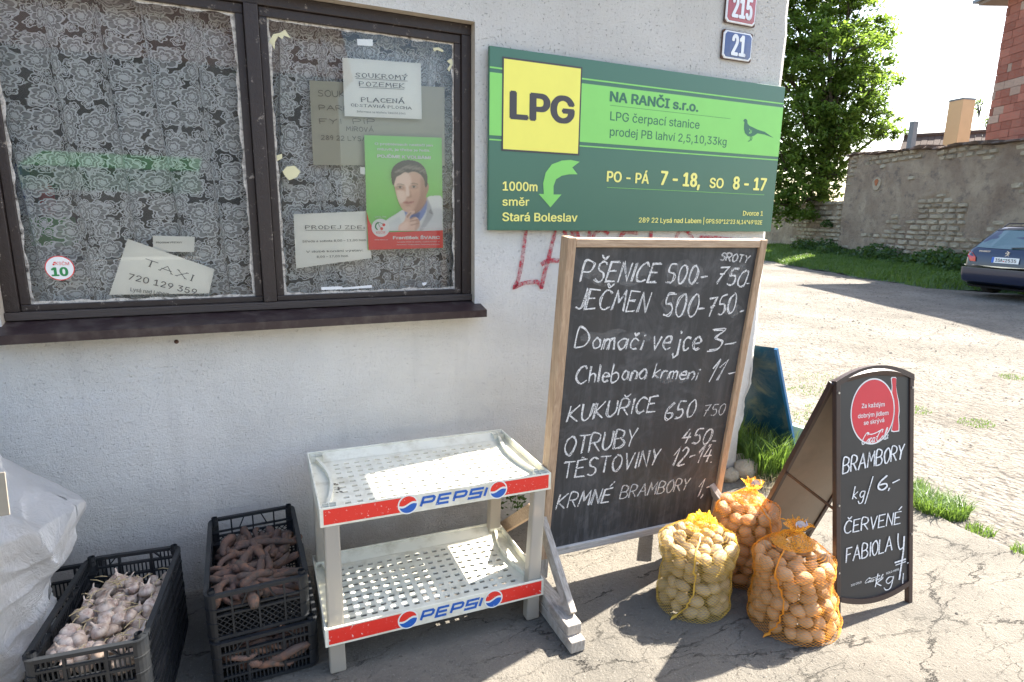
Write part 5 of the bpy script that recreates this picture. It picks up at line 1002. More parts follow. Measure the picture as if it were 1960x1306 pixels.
def wallfill(R, W, Dp, Hh, n, label, group):
    for i in range(n):
        x = U(-W / 2 + .06, W / 2 - .06); y = -Dp / 2 + U(.025, .07); inst('carrot', CM[int(RN() * 13.99)], R @ MX.Translation((x, y, U(.03, Hh - .045))) @ MX.Rotation(U(-.3, .3), 4, 'Z') @ MX.Rotation(U(-.5, .5), 4, 'Y'), label, 'carrot', group)
wallfill(R2, .345, .58, .182, 34, 'brown carrot seen through the slots of the lower crate beside the Pepsi shelf', 'carrots in the lower crate by the shelf')
wallfill(R4, .345, .58, .180, 26, 'brown carrot seen through the slots of the crate under the garlic', 'carrots in the crate under the garlic')
def garlic_mesh(seed):
    random.seed(seed); r = U(.020, .029); nl = random.choice((6, 7, 8)); ph = U(0, 6); tilt = U(-.01, .01); mb = MB()
    prof = [(.25, -.62), (.7, -.58), (.95, -.3), (1., .0), (.88, .32), (.55, .62), (.26, .82), (.16, 1.05), (.13, 1.4), (.09, 1.6)]
    mb.lathe([(a * r, b * r) for a, b in prof], 28, wob=lambda t_, i: 1 + .10 * abs(math.sin(t_ * nl / 2 + ph)) * (1 if i < 6 else .3) - .04)
    mb.v = [v + V((tilt * max(0, v.z / r) ** 2, 0, 0)) for v in mb.v]; return mb
GM = [proto(garlic_mesh(40 + i), 'garlic_bulb', M['garlic']) for i in range(10)]
random.seed(5)
for i in range(125):
    lay = i % 3; y = -.235 + .47 * ((i + U(0, 2)) / 127); x = U(-.115, .115)
    z = .050 + .026 * lay + .02 * (1 - abs(x) / .13) - .03 * max(0, (y - .12) / .15) + U(-.004, .004) + (.012 if y < 0 else 0)
    inst('garlic_bulb', GM[int(RN() * 9.99)], R3 @ MX.Translation((x, y, z)) @ MX.Rotation(U(0, 6.3), 4, 'Z') @ MX.Rotation(U(.2, 1.9), 4, 'X') @ MX.Scale(U(.8, 1.2), 4), 'white and pinkish garlic bulb heaped in the black crate', 'garlic bulb'.split()[0] + ' bulb', 'garlic bulbs in the crate')
mb = MB()
for i in range(60):
    p = R3 @ V((U(-.11, .11), U(-.23, .2), .13 + U(-.01, .012))); a = U(0, 6.3); d = V((math.cos(a), math.sin(a), U(-.2, .3))) * U(.012, .03); mb.tube([p - d, p + V((0, 0, .004)), p + d], [.0012, .0018, .0008], 4)
tag(mb.build('garlic_stalk_litter', M['stalk']), 'dry straw coloured stalks strewn among the garlic bulbs', 'dry stalks', kind='stuff')

# ================================================================== NET BAGS OF POTATOES
def potato_mesh(seed):
    mb = MB(); nu, nv = 16, 10
    def f(u, v):
        q = V((math.sin(math.pi * v) * math.cos(2 * math.pi * u), math.sin(math.pi * v) * math.sin(2 * math.pi * u), math.cos(math.pi * v))); k = 1 + .20 * NZ.noise(q * 1.3 + V((seed, 0, 0))) + .05 * NZ.noise(q * 4 + V((seed, 5, 0))); return q * k
    mb.grid(f, nu, nv, True); return mb
PM = {m_: [proto(potato_mesh(i * 3.7), 'potato', M[m_]) for i in range(8)] for m_ in ('potpale', 'potred')}
def bag(cx_, cy_, Rr, H_, lean, label, plabel, group, pmat, netm, nett, seed, top, sq=1.0, seam=0., slant=8, spread=0., bulge=0.):
    random.seed(seed); t_ = thing('net_bag', label, 'net bag', (cx_, cy_, 0), 'net bags of potatoes' if False else None); pots = []
    def axis(z): return V((cx_ + lean[0] * z / H_, cy_ + lean[1] * z / H_, 0))
    def prof(z):
        u = z / H_; return (1 + bulge * math.exp(-((u - .74) / .16) ** 2)) * Rr * ((1.0 + spread * (1 - u) ** 3) * (1 - .08 * math.exp(-((u - .52) / .12) ** 2)) if u < .72 else (1 - .08 * 0) * math.sqrt(max(.06, 1 - ((u - .72) / .272) ** 2)))
    z = .032; row = 0
    while z < H_ * .86:
        r0 = max(.0, prof(z) - .030); rings = [r0]
        if z > H_ * .68: 
            while rings[-1] > .045: rings.append(rings[-1] - .05)
        for rr in rings:
            n = max(1, int(2 * math.pi * rr / .056))
            for k in range(n):
                a = 2 * math.pi * (k + .5 * (row % 2)) / n + U(-.12, .12); c_ = axis(z) + V((rr * math.cos(a) * sq, rr * math.sin(a), z + U(-.008, .008))); s = (U(.023, .038), U(.021, .030), U(.021, .029)); pots.append((c_, s, a))
        z += .047; row += 1
    for c_, s, a in pots:
        M4 = MX.Translation((c_.x, c_.y, max(c_.z, .026))) @ MX.Rotation(a + math.pi / 2 + U(-.4, .4), 4, 'Z') @ MX.Rotation(U(-.35, .35), 4, 'Y') @ MX.Diagonal((*s, 1))
        inst('potato', PM[pmat][int(RN() * 7.99)], M4, plabel, 'potato', group)
    # net hugging the potatoes
    NA, NZ_ = 100, int(H_ * .97 / .0062); PC = np.array([tuple(c_) for c_, _, _ in pots]); PR = np.array([(s[0] + s[1]) / 2 * 1.08 for _, s, _ in pots]) + .002
    Rg = np.zeros((NZ_ + 1, NA)); th = np.linspace(0, 2 * np.pi, NA, endpoint=False); dx, dy = np.cos(th), np.sin(th)
    for j in range(NZ_ + 1):
        z = .004 + (H_ * .965) * j / NZ_; ax = axis(z); base = prof(z) * .955
        r = np.full(NA, base * 1.0)
        r *= np.sqrt(1 / ((dx / sq) ** 2 + dy ** 2))
        rel = PC - np.array([ax.x, ax.y, z]); h2 = PR ** 2 - rel[:, 2] ** 2; ok = h2 > 0
        for pc, hh in zip(rel[ok], h2[ok]):
            b = pc[0] * dx + pc[1] * dy; disc_ = b * b - (pc[0] ** 2 + pc[1] ** 2 - hh); m_ = disc_ > 0; r[m_] = np.maximum(r[m_], b[m_] + np.sqrt(disc_[m_]))
        Rg[j] = r
    for _ in range(5): Rg = np.maximum(Rg, (np.roll(Rg, 1, 1) + np.roll(Rg, -1, 1) + np.vstack([Rg[:1], Rg[:-1]]) + np.vstack([Rg[1:], Rg[-1:]])) / 4 )
    Rg = (Rg * 2 + np.roll(Rg, 1, 1) + np.roll(Rg, -1, 1)) / 4 + .0006
    def pt(j, k, e=0):
        z = .004 + (H_ * .965) * j / NZ_; ax = axis(z); r = Rg[min(j, NZ_), k % NA] + e; return V((ax.x + r * dx[k % NA], ax.y + r * dy[k % NA], z))
    mb = MB(); rad = .00085
    vs, fs = [], []
    def thread(path, close):
        n0 = len(vs); m_ = len(path)
        for i, p in enumerate(path):
            q = path[(i + 1) % m_] if close or i < m_ - 1 else path[i - 1]; d = (q - p).normalized(); o_ = V((p.x - cx_, p.y - cy_, 0)).normalized(); s_ = d.cross(o_); s_ = s_.normalized() if s_.length > .01 else V((0, 0, 1))
            vs.extend([p + s_ * rad, p - s_ * rad, p + o_ * rad * 1.2])
        for i in range(m_ if close else m_ - 1):
            a, b = n0 + 3 * i, n0 + 3 * ((i + 1) % m_); fs.extend([(a, a + 2, b + 2, b), (a + 2, a + 1, b + 1, b + 2)])
    for j in range(0, NZ_ + 1): thread([pt(j, k) + V((0, 0, .0022 * (1 if (k + j) % 2 else -1) + .0035 * NZ.noise(V((k * .12, j * .07, seed))))) for k in range(NA)], True)
    mb.add(vs, fs); mb.build('net', M[netm], t_)
    # seam
    mb = MB(); ks = seam / (2 * math.pi) * NA; path = []
    for j in range(0, NZ_ + 1, 2): kk = int(round(ks + 3 * math.sin(j / NZ_ * 5.0) + (j / NZ_ - .0) * slant)) % NA; path.append(pt(j, kk, .003) + V((0, 0, U(-.001, .001))))
    for q in (-1, 0, 1): mb.tube([p + V((q * .0028, q * .001, 0)) + V((U(-.0012, .0012), U(-.0012, .0012), 0)) for p in path], [.0021 * (1 + .4 * math.sin(i * 1.3 + q)) for i in range(len(path))], 5)
    c_ = path[0]; o_ = V((c_.x - cx_, c_.y - cy_, 0)).normalized()
    mb.tube([path[1], c_ + o_ * .014 + V((0, 0, .004)), c_ + o_ * .026], [.006, .005, .0015], 6); mb.build('seam', M[netm], t_)
    # gathered top: crumpled translucent folds
    zt = .004 + H_ * .965; ax = axis(zt); rt = float(Rg[NZ_].mean()); mb = MB(); nf = 120
    def folds(u, v):
        a = 2 * math.pi * u; w_ = math.sin(a * 9 + seed) * .5 + math.sin(a * 17 + 2 * seed) * .35
        nz = NZ.noise(V((math.cos(a) * 1.6 + seed, math.sin(a) * 1.6, v * 3))); n2 = NZ.noise(V((math.cos(a) * 5 + seed, math.sin(a) * 5, v * 7)))
        if top == 'knot':
            if v < .6: k = v / .6; r = rt * (1 - k) ** .8 + .013; zz = zt - .004 + .040 * k ** 1.6 + .012 * nz * math.sin(math.pi * k)
            else: k = (v - .6) / .4; r = .013 + .030 * k * (1 + .5 * w_ + nz); zz = zt + .036 + .030 * k * (1 - .5 * nz) + .012 * n2 * k
            ox, oy = .03 * v, .015 * v
        else: k = v; r = rt * (1 - k * .93); zz = zt + .006 + .030 * math.sin(k * 2.6) * (1 + .9 * nz) + .016 * n2; ox, oy = .03 * k, -.012 * k
        r *= 1 + (.10 * w_ + .25 * nz) * min(1, v * 2.5) * (1 if v < .6 else .3); return (ax.x + ox + r * math.cos(a) * sq, ax.y + oy + r * math.sin(a), zz + .004 * w_ * v)
    mb.grid(folds, nf, 14); mb.build('gathered_top', M[nett], t_, smooth=True)
    if top == 'knot':
        mb = MB(); b = ax + V((.035, .01, zt + .050)); mb.grid(lambda u, v: (b.x + .045 * (u - .5) + .01 * v, b.y - .01 + .014 * math.sin(u * 5 + v * 2), b.z + .020 * v + .010 * math.sin(u * 7)), 10, 4); lb = mb.build('paper_label', M['taglabel'], t_, smooth=True)
M['taglabel'] = basic('bag_label', (.62, .66, .75), .5, .1, 30, dirt=(.08, .14, .45), dsc=60, damt=.8)
def angle_of(px_, py_, c): p = onZ(px_, py_); return math.atan2(p.y - c[1], p.x - c[0])
bag(1.650, 1.735, .148, .345, (.035, .02), 'yellow net bag of pale potatoes with an open folded top, nearest the blackboard', 'pale potato inside the yellow net bag nearest the blackboard', 'potatoes in the pale yellow net bag', 'potpale', 'net_y', 'net_yt', 3, 'fold', 1.06, -2.75, 10, bulge=.10)
bag(2.005, 1.815, .146, .385, (.01, .0), 'orange net bag of potatoes standing behind the two front bags', 'warm brown potato inside the rear orange net bag', 'potatoes in the rear orange net bag', 'potred', 'net_o', 'net_ot', 8, 'knot', 1.0, -1.2, -6)
bag(1.965, 1.485, .152, .355, (-.03, .02), 'orange net bag of potatoes in front, right beside the pavement sign', 'warm brown potato inside the front orange net bag', 'potatoes in the front orange net bag', 'potred', 'net_o', 'net_ot', 14, 'knot', 1.10, -2.95, 5, spread=.16)

# ================================================================== WHITE SACK
mb = MB()
def sk(u, v):
    # u round, v up ; corner flares out to the right near the top
    a = 2 * math.pi * u; zs_ = [0, .15, .28, .50, .60, .64, .70, .78, .86, .93]; rr = [.46, .50, .52, .585, .60, .60, .55, .47, .43, .28]
    z = .93 * v ** .9; r = float(np.interp(z, zs_, rr)); fl = math.exp(-((z - .60) / .10) ** 2)
    ca, sa = math.cos(a), math.sin(a); x = ca * r * (1 + .02 * math.sin(a * 5 + z * 9)); y = sa * .30 * (1 - .15 * v)
    p = V((x, y, z)); k = .035 * NZ.noise(V((x * 3.2, y * 3.2, z * 4))) + .018 * NZ.noise(V((x * 7 + z * 6, y * 7, z * 3))) + .012 * abs(NZ.noise(V((x * 10 - z * 12, y * 9, z * 8)))); k += .03 * fl * max(0, ca) ** 8; rg = 1 - abs(NZ.noise(V((a * 2.2 + z * 2.0, z * 3.2, 1.5)))) * 2.2; k += .022 * max(0, rg) ** 3; rg = 1 - abs(NZ.noise(V((a * 4 - z * 5, z * 7, 8.5)))) * 2.4; k += .010 * max(0, rg) ** 3
    return (-1.20 + x + ca * k, 2.20 + y * 1.2 + sa * k, z * 1.035 + .02 * NZ.noise(V((x * 5, y * 5, 2))) - .03 * fl * (1 - max(0, ca)) )
mb.grid(sk, 260, 150, False); tag(mb.build('white_sack', M['sack'], smooth=True), 'bulging white woven sack at the left edge beside the garlic crates', 'sack')
sp_ = onY(4, 938, 1.87); mb = MB(); mb.M = MX.Translation((sp_.x - .03, 1.84, sp_.z)) @ MX.Rotation(-.12, 4, 'X'); mb.box((0, 0, 0), (.10, .004, .115)); tag(mb.build('cardboard_piece', M['cardboard'], bevel=.001), 'small piece of beige cardboard on the front of the white sack', 'cardboard')

# ================================================================== BLUE METAL SHEET
TL_, TR_ = V((2.885, 2.80, .90)), onX(1483, 667, 2.925); BL_, BR_ = V((3.19, 2.98, .012)), V((3.285, 2.60, .012)); bs_ = thing('metal_sheet', 'blue painted metal sheet leaning against the end wall of the house', 'metal sheet', (3.2, 2.8, 0))
TL_ = TR_ + (BL_ - BR_) * 1.0 + V((0, 0, .03))
mb = MB(); nn = (TR_ - BR_).cross(BL_ - BR_).normalized() * .004
mb.grid(lambda u, v: (BR_.lerp(BL_, u)).lerp(TR_.lerp(TL_, u), v) + nn * (1.5 * NZ.noise(V((u * 3, v * 4, 0)))) - V((0, 0, (.05 * u * v ** 6))), 14, 20); mb.add([v - nn for v in mb.v], [f[::-1] for f in mb.f]); mb.build('sheet', M['blue'], bs_, smooth=True)
mb = MB(); e = (BR_ - BL_).normalized(); mb.prism([BR_ - nn * 2, BR_ + e * .018 - nn * 2, TR_ + e * .018 - nn * 2, TR_ - nn * 2], nn * 5); mb.build('folded_edge', M['blueedge'], bs_)
mb = MB(); mb.prism([BR_ + nn * 0, BL_ + nn * 0, BL_ + V((0, 0, .012)), BR_ + V((0, 0, .012))], nn * 3); mb.build('folded_edge', M['blueedge'], bs_)
mb = MB(); mb.M = MX.Translation((3.40, 2.64, 0)) @ MX.Rotation(.2, 4, 'Z') @ MX.Rotation(-.35, 4, 'Y'); mb.box((0, 0, .14), (.025, .18, .28)); tag(mb.build('pale_board', basic('pale_green_board', (.32, .40, .30), .7), bevel=.002), 'pale green board lying behind the blue metal sheet', 'board')
# ================================================================== YARD WALL
g1 = V((20.675, 18.675)); dw = V((-.418, -.909)); nw = V((.909, -.418))
def WP(t_, z, o=0): q = g1 + dw * t_ + nw * (2.2 + o); return V((q.x, q.y, z))
T0, T1 = .9, 15.5
yw = thing('yard_wall', 'tall old stone wall with patchy render across the yard', 'wall', tuple(WP(T0, 0)))
def wtop(t_): return 4.22 - .052 * (t_ - 1) + .06 * NZ.noise(V((t_ * .9, 0, 4)))
def exposed(t_, z):
    n_ = NZ.noise(V((t_ * .42, z * .75, 7.7))) + .45 * NZ.noise(V((t_ * 1.3, z * 2.0, 3.1))); return n_ + (.34 if z < 1.15 else 0) + (.5 if z > wtop(t_) - .4 else 0) + (.55 if t_ < T0 + .65 else 0) - .02
mb = MB()
def wfn(u, v): t_ = T0 + (T1 - T0) * u; z = -.1 + (wtop(t_) - .06 + .1) * v; e = exposed(t_, z); return WP(t_, z, .05 * max(0, min(1, (e - .12) * 5)) + .035 * NZ.noise(V((t_ * 1.7, z * 1.7, 0))) + .012 * NZ.noise(V((t_ * 7, z * 7, 0))))
mb.grid(wfn, 260, 80, True); mb.add([WP(T0, -.1), WP(T0, -.1, .5), WP(T0, wtop(T0) - .06, .5), WP(T0, wtop(T0) - .06)], [(0, 1, 2, 3), (3, 2, 1, 0)][:1]); mb.add([WP(T0, -.1, .5), WP(T1, -.1, .5), WP(T1, 3.4, .5), WP(T0, wtop(T0) - .06, .5)], [(0, 1, 2, 3)])
mb.build('wall_render', M['wrender'], yw, smooth=True)
def stonemesh(i):
    random.seed(i); mb = MB(); p = [(-.5 + U(0, .08), -.5 + U(0, .12)), (0 + U(-.1, .1), -.5 + U(-.03, .05)), (.5 - U(0, .08), -.5 + U(0, .12)), (.5 - U(-.02, .05), 0), (.5 - U(0, .1), .5 - U(0, .15)), (0 + U(-.1, .1), .5 - U(-.03, .05)), (-.5 + U(0, .1), .5 - U(0, .12)), (-.5 + U(-.02, .05), 0)]
    n = 8; mb.v = [V((a, .5, b)) for a, b in p] + [V((a, -.25, b)) for a, b in p] + [V((a * .8, -.5 - U(0, .3), b * .75)) for a, b in p]; mb.f = [(i, (i + 1) % n, (i + 1) % n + n, i + n)[::-1] for i in range(n)] + [(i + n, (i + 1) % n + n, (i + 1) % n + 2 * n, i + 2 * n)[::-1] for i in range(n)] + [tuple(range(2 * n, 3 * n))[::-1]]
    me = bpy.data.meshes.new('stone'); me.from_pydata([tuple(v) for v in mb.v], [], mb.f); me.update(); return me
SMs = []
for i in range(10): me = stonemesh(i + 60); me.materials.append(M['stone']); me.polygons.foreach_set('use_smooth', [False] * len(me.polygons)); SMs.append(me)
CMs = [m_.copy() for m_ in SMs[:5]]
for m_ in CMs: m_.materials.clear(); m_.materials.append(M['cap'])
random.seed(21)
def placed(name, me, parent, loc, ang, sc):
    o = bpy.data.objects.new(name, me); COL.objects.link(o); o.parent = parent; o.location = V(loc) - V(parent['wo']); o.rotation_euler = (U(-.03, .03), U(-.05, .05), ang + U(-.03, .03)); o.scale = sc; return o
wang = math.atan2(dw.y, dw.x); z = .25; cnt = 0; cand = []
while z < 4.2:
    h = U(.11, .19); t_ = T0 + U(0, .3)
    while t_ < 11.2:
        L = U(.25, .6); tc, zc = t_ + L / 2, z + h / 2
        if zc < wtop(tc) - .08: cand.append((exposed(tc, zc), tc, zc, L, h))
        t_ += L + .02
    z += h + .015
cand.sort(key=lambda c_: -c_[0])
for e, tc, zc, L, h in cand[:185]: placed('stone', SMs[int(RN() * 9.99)], yw, WP(tc, zc, .055 + U(-.012, .02)), wang, (L * U(.75, .99), .13, h * U(.78, .96)))
t_ = T0 - .05
while t_ < 11.5: L = U(.3, .55); placed('cap_tile', CMs[int(RN() * 4.99)], yw, WP(t_ + L / 2, wtop(t_) - .01, .22), wang, (L * .96, .62, U(.07, .13))); t_ += L + .01
mb = MB(); p = atD(1688, 338, WP(3.2, 2).dot(V((RM[0][2], RM[1][2], RM[2][2]))) ); q = WP(3.05, 3.0, -.03); mb.M = MX.Translation(q) @ MX.Rotation(wang, 4, 'Z'); mb.prism([(.26 * math.cos(a) * (1 + .1 * math.sin(3 * a)), 0, .24 * math.sin(a)) for a in np.linspace(0, 6.28, 18)[:-1]], (0, .05, 0)); mb.build('patch', M['stone'], yw)
mb = MB(); mb.M = MX.Translation(q + V((0, 0, .05)) - nw.to_3d() * .02) @ MX.Rotation(wang, 4, 'Z'); mb.prism([(.10 * math.cos(a) * (1 + .3 * math.sin(3 * a)), 0, .12 * math.sin(a)) for a in np.linspace(0, 6.28, 14)[:-1]], (0, .04, 0)); mb.build('iron_stain', basic('iron_stain', (.28, .10, .04), .9), yw)
# low rubble wall to its left
lw = thing('low_stone_wall', 'low rubble stone wall under the tree left of the tall yard wall', 'wall', tuple(WP(.8, 0, .6)))
def LP(t_, z, o=0): return WP(.75 - t_, z, .55 + o)
ltop = lambda t_: 2.45 + .10 * NZ.noise(V((t_, 3, 0))) + .02 * t_
mb = MB(); mb.grid(lambda u, v: LP(9 * u, -.1 + (ltop(9 * u) + .1) * v, .05 + .06 * NZ.noise(V((u * 20, v * 6, 0)))), 80, 24); mb.add([LP(0, -.1, .5), LP(9, -.1, .5), LP(9, 2.4, .5), LP(0, 2.4, .5)], [(0, 1, 2, 3)]); mb.build('wall_core', M['wrender'], lw, smooth=True)
z = .2; n = 0
while z < 2.5:
    h = U(.14, .24); t_ = 0
    while t_ < 5.2:
        L = U(.28, .6)
        if z + h < ltop(t_) + .08 and n < 200 and (RN() < .78): placed('stone', SMs[int(RN() * 9.99)], lw, LP(t_ + L / 2, z + h / 2, .02 + U(-.02, .02)), wang, (L * .96, .16, h * .92)); n += 1
        t_ += L + .02
    z += h + .015
# grass bank between yard and wall, weeds against the wall
def blades(mb, pts, hmin, hmax, wd, lean=.5, nseg=2):
    for (x, y, z) in pts:
        h = U(hmin, hmax); a = U(0, 6.3); l = U(.1, lean) * h; dx_, dy_ = math.cos(a) * l, math.sin(a) * l; b = a + math.pi / 2 + U(-.8, .8); wx, wy = math.cos(b) * wd / 2, math.sin(b) * wd / 2
        mb.v += [V((x - wx, y - wy, z)), V((x + wx, y + wy, z)), V((x - wx * .7 + dx_ * .35, y - wy * .7 + dy_ * .35, z + h * .6)), V((x + wx * .7 + dx_ * .35, y + wy * .7 + dy_ * .35, z + h * .6)), V((x + dx_, y + dy_, z + h * U(.75, 1)))]
        n = len(mb.v) - 5; mb.f += [(n, n + 1, n + 3, n + 2), (n + 2, n + 3, n + 4)]
def bank(t_, o): return max(0, (o) / 2.2) * .32
mb = MB()
def bk(u, v): t_ = -9 + 26 * u; cl_ = 1.7 * max(0, min(1, (t_ - 10.3) / .8)); o = -2.7 + cl_ + ((2.75 if t_ > .9 else 3.35) - cl_) * v + .35 * NZ.noise(V((t_ * .6, 0, 0))) * (1 - v); q = g1 + dw * t_ + nw * (2.2 + o); h = .36 * v + .05 * NZ.noise(V((t_ * 1.5, o * 1.5, 0))); return (q.x, q.y, h - .03 * (1 - v))
mb.grid(bk, 130, 12, True); tag(mb.build('grass_bank', basic('bank_soil', (.05, .085, .03), .95, .4, 5), smooth=True, org=(0, 0, 0)), kind='structure')
random.seed(4); mb = MB(); P_ = []
for i in range(42000): u = U(0.1, 1); v = U(0, 1) ** .8; a = bk(u, v); P_.append((a[0], a[1], a[2] - .02))
blades(mb, P_, .10, .24, .028, .7); tag(mb.build('grass', M['grass'], org=(0, 0, 0)), 'green grass growing along the foot of the yard wall', 'grass', kind='stuff')
def leafclump(mb, c, r, hh, n, s0, s1):
    for i in range(n):
        a = U(0, 6.3); k = r * math.sqrt(RN()); h = hh * U(.1, 1) * (1 - .5 * (k / r) ** 2); p = V((c[0] + k * math.cos(a), c[1] + k * math.sin(a), c[2] + h)); d = V((U(-1, 1), U(-1, 1), U(-.6, .8))).normalized() * U(s0, s1); e = d.cross(V((U(-1, 1), U(-1, 1), U(-1, 1)))).normalized() * d.length * .38
        n_ = len(mb.v); mb.v += [p - d * .5, p + e, p + d * .6, p - e]; mb.f.append((n_, n_ + 1, n_ + 2, n_ + 3))
wl = [(1.2, .5), (2.2, .35), (3.3, .5), (4.1, .65), (4.9, .55), (5.8, .35), (6.6, .55), (7.3, .7), (8.0, .6), (8.8, .65), (9.6, .6), (-.6, .7), (-1.6, .6), (.3, .5), (-2.6, .6)]
for k, (t_, h) in enumerate(wl):
    q = g1 + dw * t_ + nw * (1.9 + (.5 if t_ < .9 else 0) + U(-.15, .1)); mb = MB(); leafclump(mb, (q.x, q.y, .25), .55, h, 420, .07, .16)
    tag(mb.build('weed_clump', M['weed']), 'leafy dark green weed clump growing against the foot of the yard wall', 'weeds', 'weeds along the foot of the yard wall')
# plant growing from the low wall
mb = MB(); q = LP(1.75, 1.55, -.12); leafclump(mb, (q.x, q.y, q.z - .2), .28, .4, 220, .05, .12); tag(mb.build('wall_weed', M['weed']), 'small leafy weed rooted in a joint of the low stone wall', 'weed')
# ================================================================== TREE
random.seed(31)
def tree(name, label, base, height, crowns, nleaf, s0, s1, trunk_r, leafmat='leaf'):
    t_ = thing(name, label, 'tree', base); mb = MB(); B = V(base); tip = B + V((.3, .2, height * .62))
    mb.tube([B, B + V((.1, 0, height * .2)), B + V((.1, .15, height * .4)), tip], [trunk_r, trunk_r * .8, trunk_r * .6, trunk_r * .3], 10)
    tr_ = mb.build('trunk', M['bark'], t_, smooth=True)
    mb = MB()
    for c_, r in crowns:
        c_ = V(c_); s = B + V((.1, .1, min(height * .55, max(1.8, (c_.z - B.z) * .55)))); m_ = s.lerp(c_, .5) + V((U(-.3, .3), U(-.3, .3), U(0, .3))); mb.tube([s, m_, c_], [trunk_r * .45, trunk_r * .28, .03], 6)
        for k in range(5): d = V((U(-1, 1), U(-1, 1), U(-.3, 1))).normalized() * r * .85; mb.tube([m_.lerp(c_, .6), c_ + d * .5, c_ + d], [.04, .025, .01], 4)
    mb.build('limb', M['bark'], t_, smooth=True)
    mb = MB(); tot = sum(r ** 2 for _, r in crowns)
    for c_, r in crowns:
        n = int(nleaf * r ** 2 / tot); c_ = V(c_); cl = int(r * r * 34)
        for j in range(cl):
            d = V((random.gauss(0, 1), random.gauss(0, 1), random.gauss(0, 1))).normalized(); cc = c_ + V((d.x, d.y, d.z * .8)) * r * (.45 + .62 * RN() ** .6); rr = U(.18, .42)
            for i in range(max(3, n // cl)):
                g_ = V((random.gauss(0, .5), random.gauss(0, .5), random.gauss(0, .34))) * rr; p = cc + g_; dd = V((U(-1, 1), U(-1, 1), U(-.9, .25))).normalized() * U(s0, s1); e = dd.cross(V((U(-.4, .4), U(-.4, .4), 1))).normalized() * dd.length * .3
                n_ = len(mb.v); mb.v += [p - dd * .5, p + e, p + dd * .6, p - e]; mb.f.append((n_, n_ + 1, n_ + 2, n_ + 3))
    mb.build('crown', M[leafmat], t_); return t_
def A_(u, v, d): return tuple(atD(u, v, d))
tb = atD(1560, 470, 28.5)
def crown(u, v, d, rpx, k=1.22): return (A_(u, v, d * k), rpx * d * k / F_PX)
crs = [crown(1560, 40, 23, 70), crown(1620, 30, 22.5, 60), crown(1520, 80, 23, 60), crown(1590, 110, 22, 75), crown(1650, 110, 22.5, 52), crown(1655, 175, 22, 55), crown(1690, 150, 23, 34), crown(1530, 170, 23, 70), crown(1600, 200, 22.2, 75), crown(1660, 235, 22.5, 40), crown(1700, 245, 22.5, 30), crown(1545, 260, 22.5, 75), crown(1620, 265, 22.5, 45), crown(1500, 320, 22.7, 62), crown(1560, 320, 22.5, 48), crown(1600, 262, 21.9, 40), crown(1470, 120, 23.5, 70), crown(1460, 240, 23.5, 70), crown(1440, 320, 23.5, 60), crown(1580, -40, 23, 70), crown(1640, -20, 23, 45), crown(1500, -20, 23.5, 70), crown(1675, 60, 23, 36), crown(1420, 60, 24, 80), crown(1520, -110, 24, 70), crown(1530, 380, 22, 50), crown(1575, 365, 22, 36), crown(1480, 390, 22.5, 50), crown(1595, 330, 22, 30)]
tree('walnut_tree', 'large leafy green tree rising behind the low stone wall', (tb.x, tb.y, 0), 11, crs, 80000, .12, .24, .30)
sb_ = atD(1880, 300, 27); tree('shrub_tree', 'sparse thin branched shrub beside the brick building behind the wall', (sb_.x, sb_.y, 0), 6.5, [crown(1885, 262, 27, 20), crown(1872, 205, 27, 14), crown(1895, 235, 27, 16)], 900, .10, .16, .07)
# ================================================================== BUILDINGS BEHIND
# unfinished brick house
Zb = 18.6; c0_ = atD(1882, 270, Zb); bx0 = V((c0_.x, c0_.y)); bb = thing('brick_building', 'tall unfinished red clay block building behind the yard wall', 'building', (bx0.x, bx0.y, 0)); top_b = atD(1935, 18, Zb).z
d3 = dw.to_3d(); n3 = nw.to_3d(); FO = V((bx0.x, bx0.y, 0))
mb = MB(); mb.prism([FO + d3 * 0 + n3 * .14, FO + d3 * 9 + n3 * .14, FO + d3 * 9 + n3 * 8, FO + n3 * 8], (0, 0, top_b)); mb.build('wall_core', M['mortar'], bb)
BRM = []
for i in range(4):
    mb = MB(); mb.box((0, 0, 0), (1, 1, 1)); me = proto(mb, 'brick', M['brick'] if i < 3 else M['brickp'], False); BRM.append(me)
ch = .238; z = top_b - ch / 2; row = 0; nb = 0; random.seed(77)
while z > 3.0 and nb < 292:
    a = -(row % 2) * .22 + U(-.03, .03)
    while a < 4.6 and nb < 292:
        L = U(.34, .41) if RN() > .12 else U(.14, .24); L = min(L, 9) ; a0 = max(a, .0); 
        if a + L > .05: o = bpy.data.objects.new('brick', BRM[3 if (row == 10 or RN() < .06) else 0]); COL.objects.link(o); o.parent = bb; o.location = d3 * ((a0 + a + L) / 2) + n3 * (.10 + U(-.008, .008)) + V((0, 0, z)); o.rotation_euler = (0, 0, wang); o.scale = ((a + L - a0) * .975, .12, ch * .955); nb += 1
        a += L
    z -= ch; row += 1
